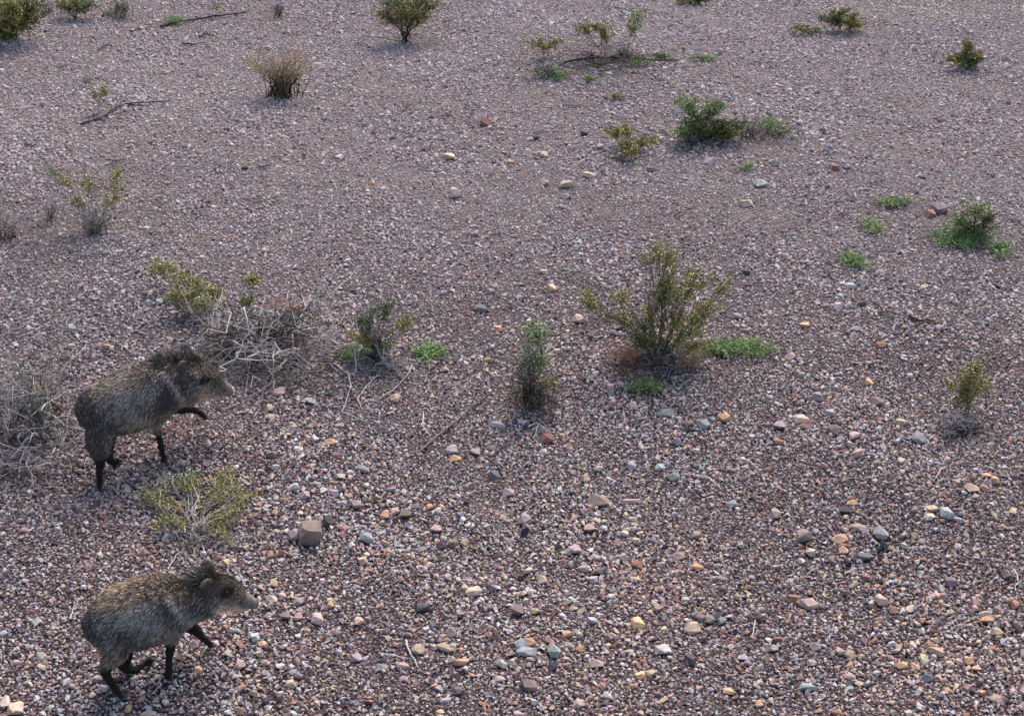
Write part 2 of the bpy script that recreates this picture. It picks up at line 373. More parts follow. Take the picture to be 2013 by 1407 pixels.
ROCKS = """609,1046,44,52,brown 577,1050,24,24,mauve 644,1024,26,24,dark 722,1057,32,18,blue 755,1011,20,18,orange 794,1011,24,18,brown
775,1005,18,13,pink 844,995,16,12,orange 891,1067,24,18,brown 868,1072,20,15,dark 911,1066,13,14,tan 716,922,28,13,grey 765,959,26,15,grey
669,935,18,12,cream 972,936,28,18,slate 999,968,24,14,pink 671,988,22,10,grey 699,990,22,17,mauve 599,972,20,16,mauve 624,1215,26,22,pink
585,1211,20,16,pink 559,1211,22,18,brown 704,1220,20,17,tan 830,1194,30,18,dark 931,1161,34,22,tan 888,1242,20,20,pink 821,1275,24,19,tan
877,1272,28,16,tan 905,1296,32,22,orange 700,1291,24,18,mauve 851,1272,17,13,pink 750,1311,26,14,grey 713,1102,22,16,yellow 532,1177,26,12,cream
586,1181,24,15,mauve 792,1307,28,11,pink 828,1080,22,9,pale 855,1040,24,16,pink 900,1357,20,15,brown 983,1334,24,14,tan 875,1375,22,13,grey
588,1384,22,14,brown 673,1051,12,11,rust 651,1188,13,14,orange 850,1345,18,9,orange 864,1397,16,10,orange 586,1357,14,13,grey
1177,985,42,22,brown 1240,985,48,9,tan 1323,938,26,17,blue 1297,917,20,12,paleblue 1242,914,18,16,grey 1151,940,18,24,tan 1156,1039,24,17,pink
1032,1022,28,22,mauve 1369,1051,20,17,olive 1252,1062,20,17,tan 1335,1092,26,15,pink 1252,1109,24,15,rust 1373,1112,22,14,orange 1034,1118,22,18,cream
1128,1078,26,20,mauve 1146,1118,26,14,pink 1065,1138,18,18,tan 1166,1139,22,14,pale 1247,1137,26,10,yellow 1290,1193,20,14,tan 1254,1224,28,22,orange
1360,1235,36,24,tan 1012,1199,32,22,brown 1050,1200,20,11,tan 1114,1246,24,15,orange 1139,1246,14,20,cream 1038,1262,34,18,orange 1034,1280,38,16,grey
1091,1278,26,32,blue 1230,1278,30,11,tan 1302,1274,32,22,pale 1355,1296,24,22,dark 1173,1303,28,15,pink 1259,1327,26,15,orange 1040,1345,36,24,brown
1137,1381,26,18,pink 1432,1357,24,13,orange 1491,1382,18,14,orange 1457,1292,26,13,grey 1394,1217,24,16,olive 1419,1219,20,15,blue 1457,1071,16,14,blue
1085,1310,20,14,dark 1140,1275,16,12,orange 1022,1402,24,12,pink 1680,889,28,20,pink 1938,933,26,10,orange 1956,944,16,15,orange 1911,959,26,17,tan
1783,975,14,12,pink 1830,998,30,13,yellow 1826,1015,24,13,cream 1861,1008,30,22,paleblue 1674,988,24,10,orange 1658,1004,30,15,dark 1524,1009,20,20,tan
1579,1052,32,28,olive 1596,1085,24,20,tan 1653,1058,34,17,orange 1690,1037,34,13,tan 1734,1048,30,24,grey 1771,1050,20,14,pale 1699,1093,34,16,slate
1777,1073,13,12,cream 1658,1081,18,14,orange 1561,1177,34,17,rust 1590,1186,34,24,pink 1612,1190,24,12,brown 1732,1179,24,22,tan 1756,1200,20,15,rust
1936,1218,28,14,orange 1960,1242,26,16,yellow 1995,1188,20,18,rust 1530,1255,26,13,red 1604,1270,24,16,mauve 1670,1285,20,17,yellow 1653,1278,18,16,tan
1758,1276,22,16,tan 1793,1266,17,15,cream 1843,1282,30,16,tan 1831,1270,24,10,rust 1950,1276,26,14,red 1771,1308,26,14,orange 1800,1311,18,14,orange
1886,1300,16,14,pink 1905,1299,20,16,orange 1917,1313,20,11,orange 1596,1302,20,12,cream 1588,1350,38,15,paleblue 1670,1353,22,13,blue 1824,1332,24,16,slate
1958,1373,26,16,pink 1649,1400,28,13,rust 1701,1340,18,16,blue 1518,1272,20,15,olive 1703,1135,30,10,red 1977,1128,16,17,brown
1467,400,34,17,cream 1846,410,36,24,mauve 1828,420,24,18,rust 1672,562,26,12,paleblue 1814,564,20,8,yellow 1579,639,22,11,orange 1732,678,28,12,rust
1846,645,22,14,mauve 1896,662,15,14,cream 1555,700,22,13,tan 1681,646,22,9,mauve 1453,622,24,11,grey 1572,735,20,14,pale 1707,749,18,15,orange
1608,781,20,17,mauve 1720,789,26,18,brown 1631,812,28,12,grey 1423,820,24,17,orange 1382,833,26,18,blue 1576,824,36,17,tan 1581,838,26,11,rust
1530,836,26,18,mauve 1640,845,30,20,brown 1679,856,28,15,pink 1773,829,24,16,yellow 1332,867,15,23,paleblue 1805,861,28,20,grey 1530,867,20,16,rust
1569,801,14,12,orange 1869,850,20,13,blue 1467,536,20,10,dark 1495,361,28,17,blue 1643,330,24,13,red 1664,328,18,10,grey 1551,177,13,8,pale
1813,349,13,8,dark 952,241,26,17,red 881,308,28,16,yellow 893,381,22,24,pink 1116,363,42,15,cream 1159,344,32,14,yellow 1112,386,20,12,blue
1069,304,17,12,tan 1005,318,16,10,orange 1053,271,22,9,dark 1147,261,16,14,dark 1279,334,24,11,brown 1071,360,20,12,tan 730,360,16,9,orange
775,782,20,20,tan 1074,861,32,20,red 979,835,34,13,pale 886,883,28,17,pale 932,888,22,14,mauve 1137,628,26,17,tan 958,708,16,12,orange
1269,803,14,17,yellow 1245,795,16,11,cream 1309,812,30,14,grey 949,607,30,16,slate 1064,532,24,11,tan 1085,565,16,16,orange 979,647,20,13,orange
895,902,24,12,orange 1105,857,14,12,tan 1095,812,16,10,cream 139,645,18,18,paleblue 141,680,18,10,yellow 548,770,26,17,pink 607,788,28,13,paleblue
530,802,16,14,yellow 588,697,16,12,pale 535,892,26,16,brown 650,868,24,12,orange 532,820,16,11,tan 522,492,16,10,pink 207,680,20,14,orange
30,1390,30,30,tan 195,1092,14,17,cream 534,1178,26,14,yellow 501,1252,22,17,paleblue 514,1265,18,13,tan 470,1304,24,19,pink 389,1315,17,15,orange
305,1376,16,12,yellow 288,1403,34,14,tan 181,1365,12,11,yellow 463,1329,20,11,tan 191,1333,20,15,mauve 382,1266,20,17,mauve 252,1390,12,12,orange
358,992,22,10,orange 1620,600,16,9,pink 1960,560,18,10,dark 1560,470,16,9,grey 1215,640,24,15,grey 1200,760,18,12,pink 480,330,16,8,dark 395,505,14,9,tan"""
LAND = [(330, 1200, "the lower peccary"), (300, 790, "the upper peccary"), (1300, 660, "the tall middle shrub"), (1045, 760, "the sparse middle shrub"),
        (1910, 480, "the green plant at right"), (1905, 745, "the yellowish shrub at right"), (385, 985, "the low shrub between the peccaries"), (745, 650, "the shrub right of the dead brush"),
        (520, 680, "the dead brush"), (609, 1046, "the big brown stone"), (1390, 235, "the dense upper shrub"), (1690, 522, "the small green ground plant"),
        (1177, 985, "the wide brown stone"), (1038, 1268, "the orange stone near bottom centre"), (1590, 1186, "the pink stone near lower right"),
        (1579, 1052, "the olive stone at lower right"), (565, 150, "the dry upper shrub"), (1861, 1008, "the pale blue stone at right"), (811, 1285, "the bleached forked twig"), (1116, 363, "the long cream stone"),
        (1588, 1350, "the flat pale blue stone"), (1905, 1300, "the orange stones near the lower right corner"), (1074, 861, "the dark red stone"), (1640, 845, "the brown stone at mid right")]
def make_stones():
    items = []
    for tok in ROCKS.split():
        a = tok.split(","); items.append((float(a[0]), float(a[1]), float(a[2]), float(a[3]), a[4]))
    shapes = [stone_mesh("stone", 13 + (i % 4) * 2, 300 + i, (1, 1, 1), bevel=0.010, mat=M_stone) for i in range(16)]
    big = stone_mesh('stone', 34, 991, (1, 1, 1), bevel=0.02, mat=M_stone)
    labels = []
    for (x, y, w, h, c) in items:
        p = G(x, y); wm = w / ppm(p)
        size = "small" if wm < 0.055 else ("medium" if wm < 0.08 else "large")
        shp = "flat" if h / w < 0.52 else ("upright" if h / w > 0.98 else ("blocky" if h / w > 0.78 else "angular"))
        best = min((l for l in LAND if abs(l[0] - x) + abs(l[1] - y) > 14), key=lambda l: math.hypot(l[0] - x, (l[1] - y) * 1.3))
        dx, dy = x - best[0], y - best[1]
        if abs(dx) > 1.8 * abs(dy): d = "right of" if dx > 0 else "left of"
        elif abs(dy) > 1.8 * abs(dx): d = "below" if dy > 0 else "above"
        else: d = ("below right of" if dx > 0 else "below left of") if dy > 0 else ("above right of" if dx > 0 else "above left of")
        dist = math.hypot(dx, dy)
        near = "just " if dist < 75 else ("well " if dist > 190 else "")
        labels.append("%s %s %s stone %s%s %s" % (size, shp, CNAME[c], near, d, best[2]))
    order = {}
    for i, l in enumerate(labels): order.setdefault(l, []).append(i)
    ORD = ["leftmost", "second from left", "third from left", "fourth from left", "fifth from left", "sixth from left"]
    for l, ids in order.items():
        if len(ids) > 1:
            ids = sorted(ids, key=lambda i: items[i][0])
            for k, i in enumerate(ids):
                w = ("left one" if k == 0 else "right one") if len(ids) == 2 else (ORD[k] if k < len(ids) - 1 else "rightmost")
                labels[i] = l + ", " + w + (" of two" if len(ids) == 2 else " of %d" % len(ids))
    for i, (x, y, w, h, c) in enumerate(items):
        r = random.Random(i * 7 + 3)
        base = G(x, y + h * 0.30)
        s = ppm(base); wm = w / s
        el = math.atan2(CAMH - base.z, base.y)                # angle the eye looks down at it
        dm, hm = wm * r.uniform(.7, .9), wm * r.uniform(.4, .55)
        ext = math.hypot(dm * math.sin(el + R(8)), hm * math.cos(el))
        k = (h / s) / ext; dm *= min(k, 1.5); hm *= min(k, 1.9)
        o = bpy.data.objects.new("stone", big if i == 0 else shapes[i % 16]); C.objects.link(o)
        o.location = (base.x, base.y + dm * 0.1, base.z + hm * 0.36)
        k2 = 1.25 - .17 * min(max((base.y - 9.5) / 3, 0), 1); o.scale = (wm * k2, dm * k2, hm * k2 * 1.12)
        o.rotation_euler = (R(r.uniform(-8, 8)) + R(8), R(r.uniform(-14, 14)), R(r.uniform(-16, 16)))
        f = .88 * math.exp(r.gauss(0, .12)); cc = COLS[c]
        o.color = (cc[0] * f, cc[1] * f, cc[2] * f, 1)
        tag(o, labels[i], "stone", "larger stones lying in the gravel")
        KEEP_OUT.append((base.x, base.y, 0.50 * min(wm, dm)))

make_stones()

# ------------------------------------------------------------------ plants
OLIVE = (.20, .182, .050); DKGREEN = (.072, .098, .030); YELLOW = (.26, .21, .075); FORB = (.15, .215, .080); LIME = (.18, .235, .09); GREYGR = (.20, .21, .14)
TWIG = (.13, .10, .085); DARKT = (.05, .038, .032); GREYT = (.31, .275, .265); PALET = (.42, .37, .345); STRAW = (.36, .27, .15); REDBR = (.30, .15, .09)
def make_shrub(name, label, base, clumps, stem=TWIG, nstem=None, dry=0, drycol=GREYT, leaf=0.020, dens=1.0, group="desert shrubs on the gravel slope", cat="shrub", spread=1.0, sr=0.004, low=None):
    """clumps: (px, py, rx, ry, colour[, metres behind the base])"""
    b = G(*base); s = ppm(b)
    t = empty(name, b, label, cat, group)
    for ci_, cl in enumerate(clumps):
        px, py, rx, ry, col = cl[:5]; dy = cl[5] if len(cl) > 5 else rng.uniform(-.5, .5) * rx / s * 0.6
        c = V(px, py, b, dy)
        if low is not None: c = G(px, py, low * rng.uniform(.6, 1.2))
        gz = tz(c.x, c.y)
        if c.z < gz + 0.02: c = G(px, py, 0.03)
        a, h = rx / s, ry / s
        dpt = min(a, 0.9 * h + 0.3 * a) * spread
        # main stem of this clump
        st = Acc(); fo = Acc()
        b2 = Vector((b.x + rng.normal() * 0.03, b.y + rng.normal() * 0.03, b.z - 0.01)); b2.z = tz(b2.x, b2.y) - .01
        main = wig(b2, c, 7, 0.012 + 0.02 * (c - b2).length, 0.02)
        st.tube(main, sr * 1.5, sr * .8, np.array(stem) * .8, stem, 5)
        ntw = int(max(8, 24 * dens * math.sqrt(a * h) / 0.1))
        P = []; D = []
        for k in range(ntw):
            q = rng.normal(size=3); q /= np.linalg.norm(q); q *= 1.35 * rng.rand() ** 0.5
            end = np.array(c) + q * np.array([a, dpt, h])
            end[2] = max(end[2], tz(end[0], end[1]) + 0.01)
            k0 = main[rng.randint(2, 7)]
            tw = wig(k0, end, 5, 0.010)
            st.tube(tw, sr * .6, sr * .3, stem, None, 3)
            L = np.linalg.norm(end - k0)
            m = int(rng.uniform(24, 44) * 1.2 * dens * (0.5 + L / 0.15) * 0.9 * (0.020 / leaf) ** 1.2)
            u = 1 - rng.rand(m) ** 1.5 * 0.85
            ii = np.clip(u * 4, 0, 3.999); i0 = ii.astype(int); fr = (ii - i0)[:, None]
            p = tw[i0] * (1 - fr) + tw[i0 + 1] * fr + rng.normal(0, 0.008 + 0.05 * L, (m, 3)) * [1, 1, .8]
            e = (p - np.array(c)) / np.array([a * 1.05, dpt * 1.1, h * 1.05])
            p = p[(e ** 2).sum(1) < 2.4]
            P.append(p)
        k = int(22 * dens * (c - b2).length / .2 * (.02 / leaf)); u = rng.uniform(2.4, 5.99, k); i0 = u.astype(int)
        P.append(main[i0] * (1 - (u - i0)[:, None]) + main[i0 + 1] * (u - i0)[:, None] + rng.normal(0, .022 + .10 * min(a, h), (k, 3)))
        P = np.concatenate(P)
        lift = terrain(P[:, 0], P[:, 1]) + 0.004; P[:, 2] = np.maximum(P[:, 2], lift)
        lc = vary(col, len(P), 0.38, 0.10)
        y = rng.rand(len(P)) < 0.10; lc[y] = vary(YELLOW, y.sum(), .2)
        fo.leaves(P, leaf * rng.uniform(.6, 1.3, len(P)), lc, 0.6, 0.6)
        st.build("stem", M_bark, t, b)
        fo.build("foliage", M_leaf, t, b)
    if dry:
        dead_branches(t, b, dry, 0.55 * max(c[2] for c in clumps) / s + .08, drycol, parent_origin=b)
    return t
def dead_branches(t, b, n, rad, col, parent_origin, high=0.10, r=0.0032, name="dead_branch", low=False, sx=1.0, fork=True, inner=DARKT, cen=None):
    for k in range(n):
        a = rng.uniform(0, 6.283); q = rad * (0.35 + 0.65 * rng.rand())
        s0 = np.array([b.x + rng.normal() * rad * .22 * sx, b.y + rng.normal() * rad * .18, 0]); s0[2] = tz(s0[0], s0[1]) + abs(rng.normal()) * high * .4
        e = np.array([b.x + math.cos(a) * q * sx, b.y + math.sin(a) * q, 0]); e[2] = tz(e[0], e[1]) + (0.004 if (low or rng.rand() < .6) else high * rng.rand() * 1.5)
        p = wig(s0, e, 8, 0.08 * q, high * rng.uniform(.2, 1.2))
        bend = rng.normal(0, .22 * q, 3) * [1, 1, .25]
        tt = np.linspace(0, 1, 8)[:, None]; p = p + bend * np.sin(tt * math.pi)
        p[:, 2] = np.maximum(p[:, 2], terrain(p[:, 0], p[:, 1]) + .006)
        ac = Acc(); c = vary(col, 1, .3, .04)[0] if rng.rand() > .40 else vary(inner, 1, .3)[0]
        rr = 1.0 * r * rng.uniform(.6, 1.5)
        ac.tube(p, rr, rr * .45, c * .8, c, 4)
        if fork:
            for _ in range(rng.randint(1, 4)):
                i = rng.randint(2, 7); d = rng.normal(size=3) * q * .35; d[2] = abs(d[2]) * .4
                e2 = p[i] + d; e2[2] = max(e2[2], tz(e2[0], e2[1]) + .005)
                ac.tube(wig(p[i], e2, 5, .015), rr * .6, rr * .3, c, None, 3)
        ac.build(name, M_bark, t, parent_origin)

def make_fan(name, label, base, w, h, col_base, col_tip, n=60, lean=0.0, thick=0.003, seed_col=None, group="desert shrubs on the gravel slope", cat="shrub", forkn=3, lay=0.6):
    b = G(*base); s = ppm(b); W, H = w / s, h / s
    t = empty(name, b, label, cat, group)
    seeds = Acc(); S = []
    for k in range(n):
        ac = Acc()
        a = rng.uniform(0, 6.283); q = math.sqrt(rng.rand())
        s0 = np.array([b.x + rng.normal() * W * .10, b.y + rng.normal() * W * .08, 0]); s0[2] = tz(s0[0], s0[1]) - .01
        e = np.array([b.x + math.cos(a) * q * W / 2 + lean * H, b.y + math.sin(a) * q * W * .4, b.z + H * rng.uniform(.5, 1.02) * (1 - 0.5 * lay * q * q)])
        p = wig(s0, e, 6, .012, H * .08)
        ac.tube(p, thick * rng.uniform(.7, 1.5), thick * .35, col_base, col_tip, 4)
        for _ in range(forkn):
            i = rng.randint(2, 5); d = rng.normal(size=3) * [1, 1, .7] * H * .16 + np.array([0, 0, H * .14]) + (e - s0) * [.12, .12, 0]
            q2 = wig(p[i], p[i] + d, 4, .008)
            ac.tube(q2, thick * .55, thick * .25, np.array(col_base) * .5 + np.array(col_tip) * .5, col_tip, 3)
            S.append(q2[1:])
        S.append(p[3:])
        ac.build("stem", M_bark, t, b)
    if seed_col is not None:
        S = np.concatenate(S); S = np.repeat(S, 7, 0) + rng.normal(0, .010, (len(S) * 7, 3))
        seeds.leaves(S, .011 * rng.uniform(.6, 1.3, len(S)), vary(seed_col, len(S), .3), .45)
        seeds.build("foliage", M_leaf, t, b)
    return t

def make_forb(label, cx, cy, rx, ry, col, n=60, group="small green plants flat on the gravel", hgt=0.045, leaf=0.024, pieces=4):
    b = G(cx, cy); s = ppm(b); a = rx / s
    e0 = G(cx, cy - ry); e1 = G(cx, cy + ry); dep = abs(e0.y - e1.y) / 2
    t = empty("ground_plant", b, label, "ground plant", group)
    st = Acc(); fo = Acc(); P = []; D = []; Cc = []
    cents = [(rng.uniform(-.45, .45) * a, rng.uniform(-.4, .4) * dep) for _ in range(pieces)]
    for k in range(n):
        ox, oy = cents[k % pieces]
        an = rng.uniform(0, 6.283); q = rng.uniform(.25, .75)
        x1 = b.x + ox + math.cos(an) * a * q; y1 = b.y + oy + math.sin(an) * dep * q
        s0 = np.array([b.x + ox, b.y + oy, 0]); s0[2] = tz(s0[0], s0[1]) + .012
        e = np.array([x1, y1, 0]); e[2] = tz(x1, y1) + hgt * rng.uniform(.35, 1.1)
        p = wig(s0, e, 5, .008, hgt * .5)
        st.tube(p, .0018, .001, np.array(col) * .6, col, 3)
        m = int(8 + 85 * a * q); u = rng.uniform(.15, 1, m) * 3.999; i0 = u.astype(int); fr = (u - i0)[:, None]
        pp = p[i0] * (1 - fr) + p[i0 + 1] * fr + rng.normal(0, .013, (m, 3)) * [1, 1, .6]
        d = (e - s0) / (np.linalg.norm(e - s0) + 1e-6)
        P.append(pp); D.append(np.tile(d, (m, 1)) + rng.normal(0, .6, (m, 3)) * [1, 1, .3])
    P = np.concatenate(P); D = np.concatenate(D)
    P[:, 2] = np.maximum(P[:, 2], terrain(P[:, 0], P[:, 1]) + 0.012)
    fo.leaves(P, leaf * rng.uniform(.6, 1.3, len(P)), vary(col, len(P), .5, .10), .2, .4, D)
    st.build("stem", M_bark, t, b); fo.build("foliage", M_leaf, t, b)
    return t

def make_twig(label, lines, r=.004, col=GREYT, name="dead_twig", cat="twig", h=.012, group="dead twigs lying on the gravel"):
    """lines of photo pixels, lying on the ground"""
    b = G(*lines[0][0]); t = None
    ac = Acc()
    for li, ln in enumerate(lines):
        p = []
        for i in range(len(ln) - 1):
            for u in np.linspace(0, 1, 5)[:-1]:
                p.append(G(ln[i][0] * (1 - u) + ln[i + 1][0] * u, ln[i][1] * (1 - u) + ln[i + 1][1] * u, h + r))
        p.append(G(*ln[-1], h + r)); p = np.array([tuple(q) for q in p]); p[1:-1] += rng.normal(0, .0035, (len(p) - 2, 3))
        rr = r * (1 if li == 0 else .6)
        ac.tube(p, rr, rr * .5, vary(col, 1, .1)[0], vary(col, 1, .1)[0], 5)
    o = ac.build(name, M_bark, None, b); tag(o, label, cat, group); return o
S_ = make_shrub
# top left corner and the upper edge
S_("creosote_bush", "dense olive bush in the top left corner of the slope", (30, 78), [(28, 22, 42, 30, OLIVE), (5, 45, 25, 25, OLIVE), (60, 15, 28, 26, DKGREEN), (10, 62, 22, 14, DKGREEN)], dens=1.3, leaf=.026, dry=8, drycol=TWIG)
S_("creosote_bush", "grey green bush with dark bare stems, second along the top left edge", (148, 38), [(150, 4, 34, 14, OLIVE), (125, 8, 20, 10, GREYGR), (175, 10, 20, 10, GREYGR)], dens=.9, leaf=.026, stem=DARKT, dry=6, drycol=DARKT)
S_("desert_shrub", "grey bush cut by the top edge, third from the left corner", (238, 32), [(232, 8, 22, 12, GREYGR), (250, 14, 14, 10, GREYGR)], dens=.7, leaf=.024, stem=DARKT, dry=10, drycol=GREYT)
make_fan("dry_shrub", "dark leafless shrub between two grey bushes at top left", (98, 25), 60, 34, DARKT, TWIG, n=22)
S_("seedling", "thin seedling beside the long fallen branch near the top left", (421, 34), [(424, 8, 14, 8, OLIVE)], dens=.5, leaf=.022, stem=GREYT, cat="seedling")
make_fan("dry_shrub", "small dark leafless shrub at the top edge left of centre", (546, 32), 50, 28, DARKT, TWIG, n=16, seed_col=TWIG)
make_fan("dry_shrub", "rounded dry tan shrub with dark base in the upper left", (560, 188), 150, 112, DARKT, (.38, .27, .15), n=60, seed_col=(.36, .25, .13), thick=.0042, forkn=3, lay=.5)
make_fan("dry_shrub", "thick dark stubs in the foot of the rounded dry tan shrub", (552, 190), 84, 70, DARKT, DARKT, n=26, thick=.008, forkn=1)
t = S_("creosote_bush", "tall bush with many dark stems cut by the top edge", (800, 82), [(760, 20, 30, 26, OLIVE), (800, 8, 40, 24, OLIVE), (845, 15, 34, 20, OLIVE), (815, 30, 36, 16, OLIVE), (780, 40, 22, 12, GREYGR), (835, -10, 45, 20, OLIVE), (770, -8, 30, 16, GREYGR)], dens=.65, leaf=.024, stem=DARKT, dry=10, drycol=DARKT, sr=.006)
make_twig("thin dark branch reaching left from the tall top bush", [[(784, 81), (750, 74), (715, 71), (700, 85), (694, 102)], [(715, 78), (690, 92)]], .005, DARKT, h=.03)
make_twig("dark crooked twigs right of the tall top bush", [[(885, 66), (902, 58), (912, 62), (926, 50)], [(902, 58), (899, 48)]], .007, DARKT, h=.03)
# upper middle group
S_("creosote_bush", "low yellowish bush above the grey tuft, leftmost of the upper middle group", (1078, 112), [(1052, 82, 26, 7, OLIVE), (1088, 82, 20, 7, OLIVE), (1066, 90, 22, 5, YELLOW)], dens=.85, leaf=.022, stem=GREYT)
S_("creosote_bush", "leaning olive bush in the middle of the upper middle group", (1186, 106), [(1172, 48, 28, 10, OLIVE), (1145, 54, 22, 8, OLIVE), (1192, 62, 16, 10, YELLOW)], dens=.8, leaf=.022, stem=TWIG)
S_("creosote_bush", "upright bright olive bush, rightmost of the upper middle group", (1236, 104), [(1255, 26, 26, 12, LIME), (1248, 48, 16, 10, OLIVE)], dens=.7, leaf=.022, stem=GREYT)
S_("desert_shrub", "grey twiggy tuft with green base left of the fallen dark branch", (1068, 148), [(1065, 140, 34, 12, GREYGR), (1085, 128, 26, 10, GREYGR)], dens=.6, leaf=.020, stem=GREYT, dry=16, drycol=GREYT)
make_fan("dead_stump", "two short dark stubs on the fallen branch in the upper middle", (1162, 112), 20, 22, DARKT, GREYT, n=6, thick=.008, cat="stump", forkn=0)
make_fan("dead_stump", "grey bristling stub on the fallen branch below the bright olive bush", (1222, 112), 30, 30, DARKT, GREYT, n=14, thick=.005, cat="stump", forkn=1)
make_twig("long dark fallen branch across the upper middle group", [[(1095, 125), (1130, 117), (1175, 113), (1230, 113), (1285, 118), (1330, 117)], [(1150, 116), (1180, 128), (1210, 122)], [(1175, 140), (1210, 135), (1245, 128)]], .014, DARKT, h=.02, name="dead_branch", cat="branch")
for a in [("green ground plant at the foot of the grey tuft", 1092, 154, 32, 10, FORB, 60), ("green ground plant right end of the fallen dark branch", 1260, 128, 36, 14, FORB, 50),
          ("thin strip of green plants below the top right of centre", 1385, 119, 36, 5, FORB, 40), ("tiny green plant left of the other below the fallen branch", 1160, 161, 17, 5, FORB, 30),
          ("tiny green plant alone above the thin dark stick", 1216, 193, 24, 6, FORB, 30)]:
    make_forb(*a)
make_twig("thin dark stick lying above the middle of the slope", [[(1112, 205), (1145, 210), (1178, 205)]], .007, TWIG)
# top right
S_("creosote_bush", "bush just touching the top edge right of centre", (1352, 10), [(1350, -6, 32, 14, OLIVE), (1375, -2, 16, 8, DKGREEN)], dens=1, leaf=.024)
S_("creosote_bush", "wide low olive bush near the top right", (1655, 62), [(1640, 34, 26, 13, DKGREEN), (1672, 36, 24, 14, OLIVE), (1650, 22, 18, 8, OLIVE), (1680, 48, 16, 7, OLIVE)], dens=1.0, leaf=.024)
S_("creosote_bush", "small low bush left of the wide top right bush", (1586, 68), [(1572, 54, 16, 9, OLIVE), (1598, 60, 18, 8, OLIVE)], dens=.8, leaf=.024, dry=5, drycol=DARKT)
S_("creosote_bush", "compact dark green bush alone at the upper right edge", (1897, 134), [(1902, 116, 28, 16, DKGREEN), (1872, 112, 18, 9, OLIVE), (1905, 88, 12, 14, OLIVE), (1925, 108, 14, 10, OLIVE)], dens=1.15, leaf=.023)
# upper right cluster
S_("creosote_bush", "dense dark green shrub with bare branches on its right", (1385, 276), [(1350, 204, 22, 15, LIME), (1402, 204, 24, 14, LIME), (1375, 235, 36, 22, DKGREEN), (1425, 245, 34, 18, DKGREEN), (1390, 262, 44, 14, DKGREEN), (1345, 258, 22, 14, FORB), (1430, 262, 24, 10, OLIVE)], dens=1.15, leaf=.021, dry=14, drycol=GREYT)
make_fan("dead_shrub", "bare grey forked branches right of the dense dark shrub", (1468, 272), 70, 74, DARKT, GREYT, n=13, thick=.0045, forkn=3, cat="dead shrub")
S_("creosote_bush", "light olive shrub sprawling left of the dense dark shrub", (1228, 310), [(1205, 256, 20, 9, OLIVE), (1235, 252, 14, 12, YELLOW), (1235, 285, 24, 18, OLIVE), (1270, 272, 30, 9, OLIVE), (1245, 295, 22, 10, OLIVE)], dens=.9, leaf=.020, dry=8, drycol=TWIG, low=.14)
for a in [("green ground plant spreading right of the bare forked branches", 1515, 256, 42, 24, FORB, 90), ("pale green ground plant above the rounded blue stone", 1468, 334, 24, 9, LIME, 36),
          ("pale green ground plant, topmost of three left of the mauve stones", 1752, 402, 52, 14, LIME, 75), ("bright green ground plant in the middle of the three at right", 1722, 450, 38, 24, LIME, 80),
          ("bluish green round ground plant, lowest of the three at right", 1690, 522, 42, 22, FORB, 100), ("large green ground plant under the compact bush at right edge", 1905, 480, 88, 38, FORB, 230),
          ("dark green ground plant running off the right edge", 1975, 498, 50, 20, FORB, 70)]:
    make_forb(*a, pieces=5 if a[3] > 50 else 3)
S_("creosote_bush", "compact bright green bush rising from the large ground plant", (1918, 470), [(1918, 408, 34, 10, LIME), (1890, 428, 22, 13, LIME), (1940, 428, 22, 18, DKGREEN), (1915, 446, 36, 12, DKGREEN), (1890, 462, 30, 10, FORB)], dens=1.0, leaf=.020)
# left side
make_fan("dead_shrub", "small dark twig tuft above the lone yellowish seedling", (168, 165), 46, 22, DARKT, GREYT, n=12, cat="dead shrub")
S_("seedling", "lone yellowish seedling beside the dark fallen branch at left", (197, 222), [(186, 184, 18, 9, YELLOW), (205, 174, 12, 8, OLIVE)], dens=.7, leaf=.020, stem=GREYT, cat="seedling")
make_twig("dark rough fallen branch at the upper left", [[(158, 243), (195, 232), (225, 212), (250, 203), (290, 200), (334, 197)], [(215, 222), (240, 200), (248, 190)], [(185, 238), (215, 232)], [(205, 228), (235, 222), (262, 216)], [(170, 232), (190, 226), (205, 212)], [(225, 212), (232, 196), (228, 186)], [(250, 203), (275, 208), (300, 206)]], .011, DARKT, h=.015, name="dead_branch", cat="branch")
make_twig("long fallen branch with green growth near the top left", [[(315, 52), (345, 42), (380, 38), (415, 32), (450, 28), (485, 24)], [(460, 30), (480, 22)]], .016, DARKT, h=.015, name="dead_branch", cat="branch")
make_forb("green growth along the long fallen branch near the top left", 350, 45, 44, 9, FORB, 60)
make_forb("low green plant under the grey bush at the top left", 225, 30, 26, 6, FORB, 40)
make_twig("dark bent twig below the long mossy branch", [[(392, 72), (400, 66), (418, 70)], [(400, 68), (398, 62)]], .014, DARKT, h=.02)
make_twig("flat dark twig under the bent one at top left", [[(358, 84), (382, 87), (404, 83)]], .010, DARKT)
make_twig("dark forked twig near the top left bushes", [[(255, 62), (268, 56), (280, 60)], [(262, 60), (275, 50)]], .010, DARKT, h=.02)
make_twig("dark curled twig at the far upper left", [[(192, 98), (208, 88), (225, 92)], [(205, 90), (216, 80)]], .010, DARKT, h=.02)
make_twig("short dark flat stick at left above the olive shrub", [[(212, 313), (230, 316), (246, 312)]], .011, TWIG)
make_twig("short dark flat stick left of the slope centre", [[(508, 328), (524, 325), (537, 323)]], .011, TWIG)
make_twig("pale straight stick at left of centre", [[(350, 411), (362, 407), (376, 404)]], .006, PALET)
make_twig("thin dark twig left of the slope edge", [[(50, 282), (62, 286), (72, 284)], [(58, 280), (62, 286)]], .008, DARKT)
make_twig("black crooked stick at right of the slope", [[(1786, 620), (1808, 629), (1825, 628), (1842, 635)]], .010, DARKT)
make_twig("tiny dark twig in the empty right part of the slope", [[(1836, 232), (1846, 238), (1858, 238)], [(1843, 228), (1846, 238)]], .008, DARKT)
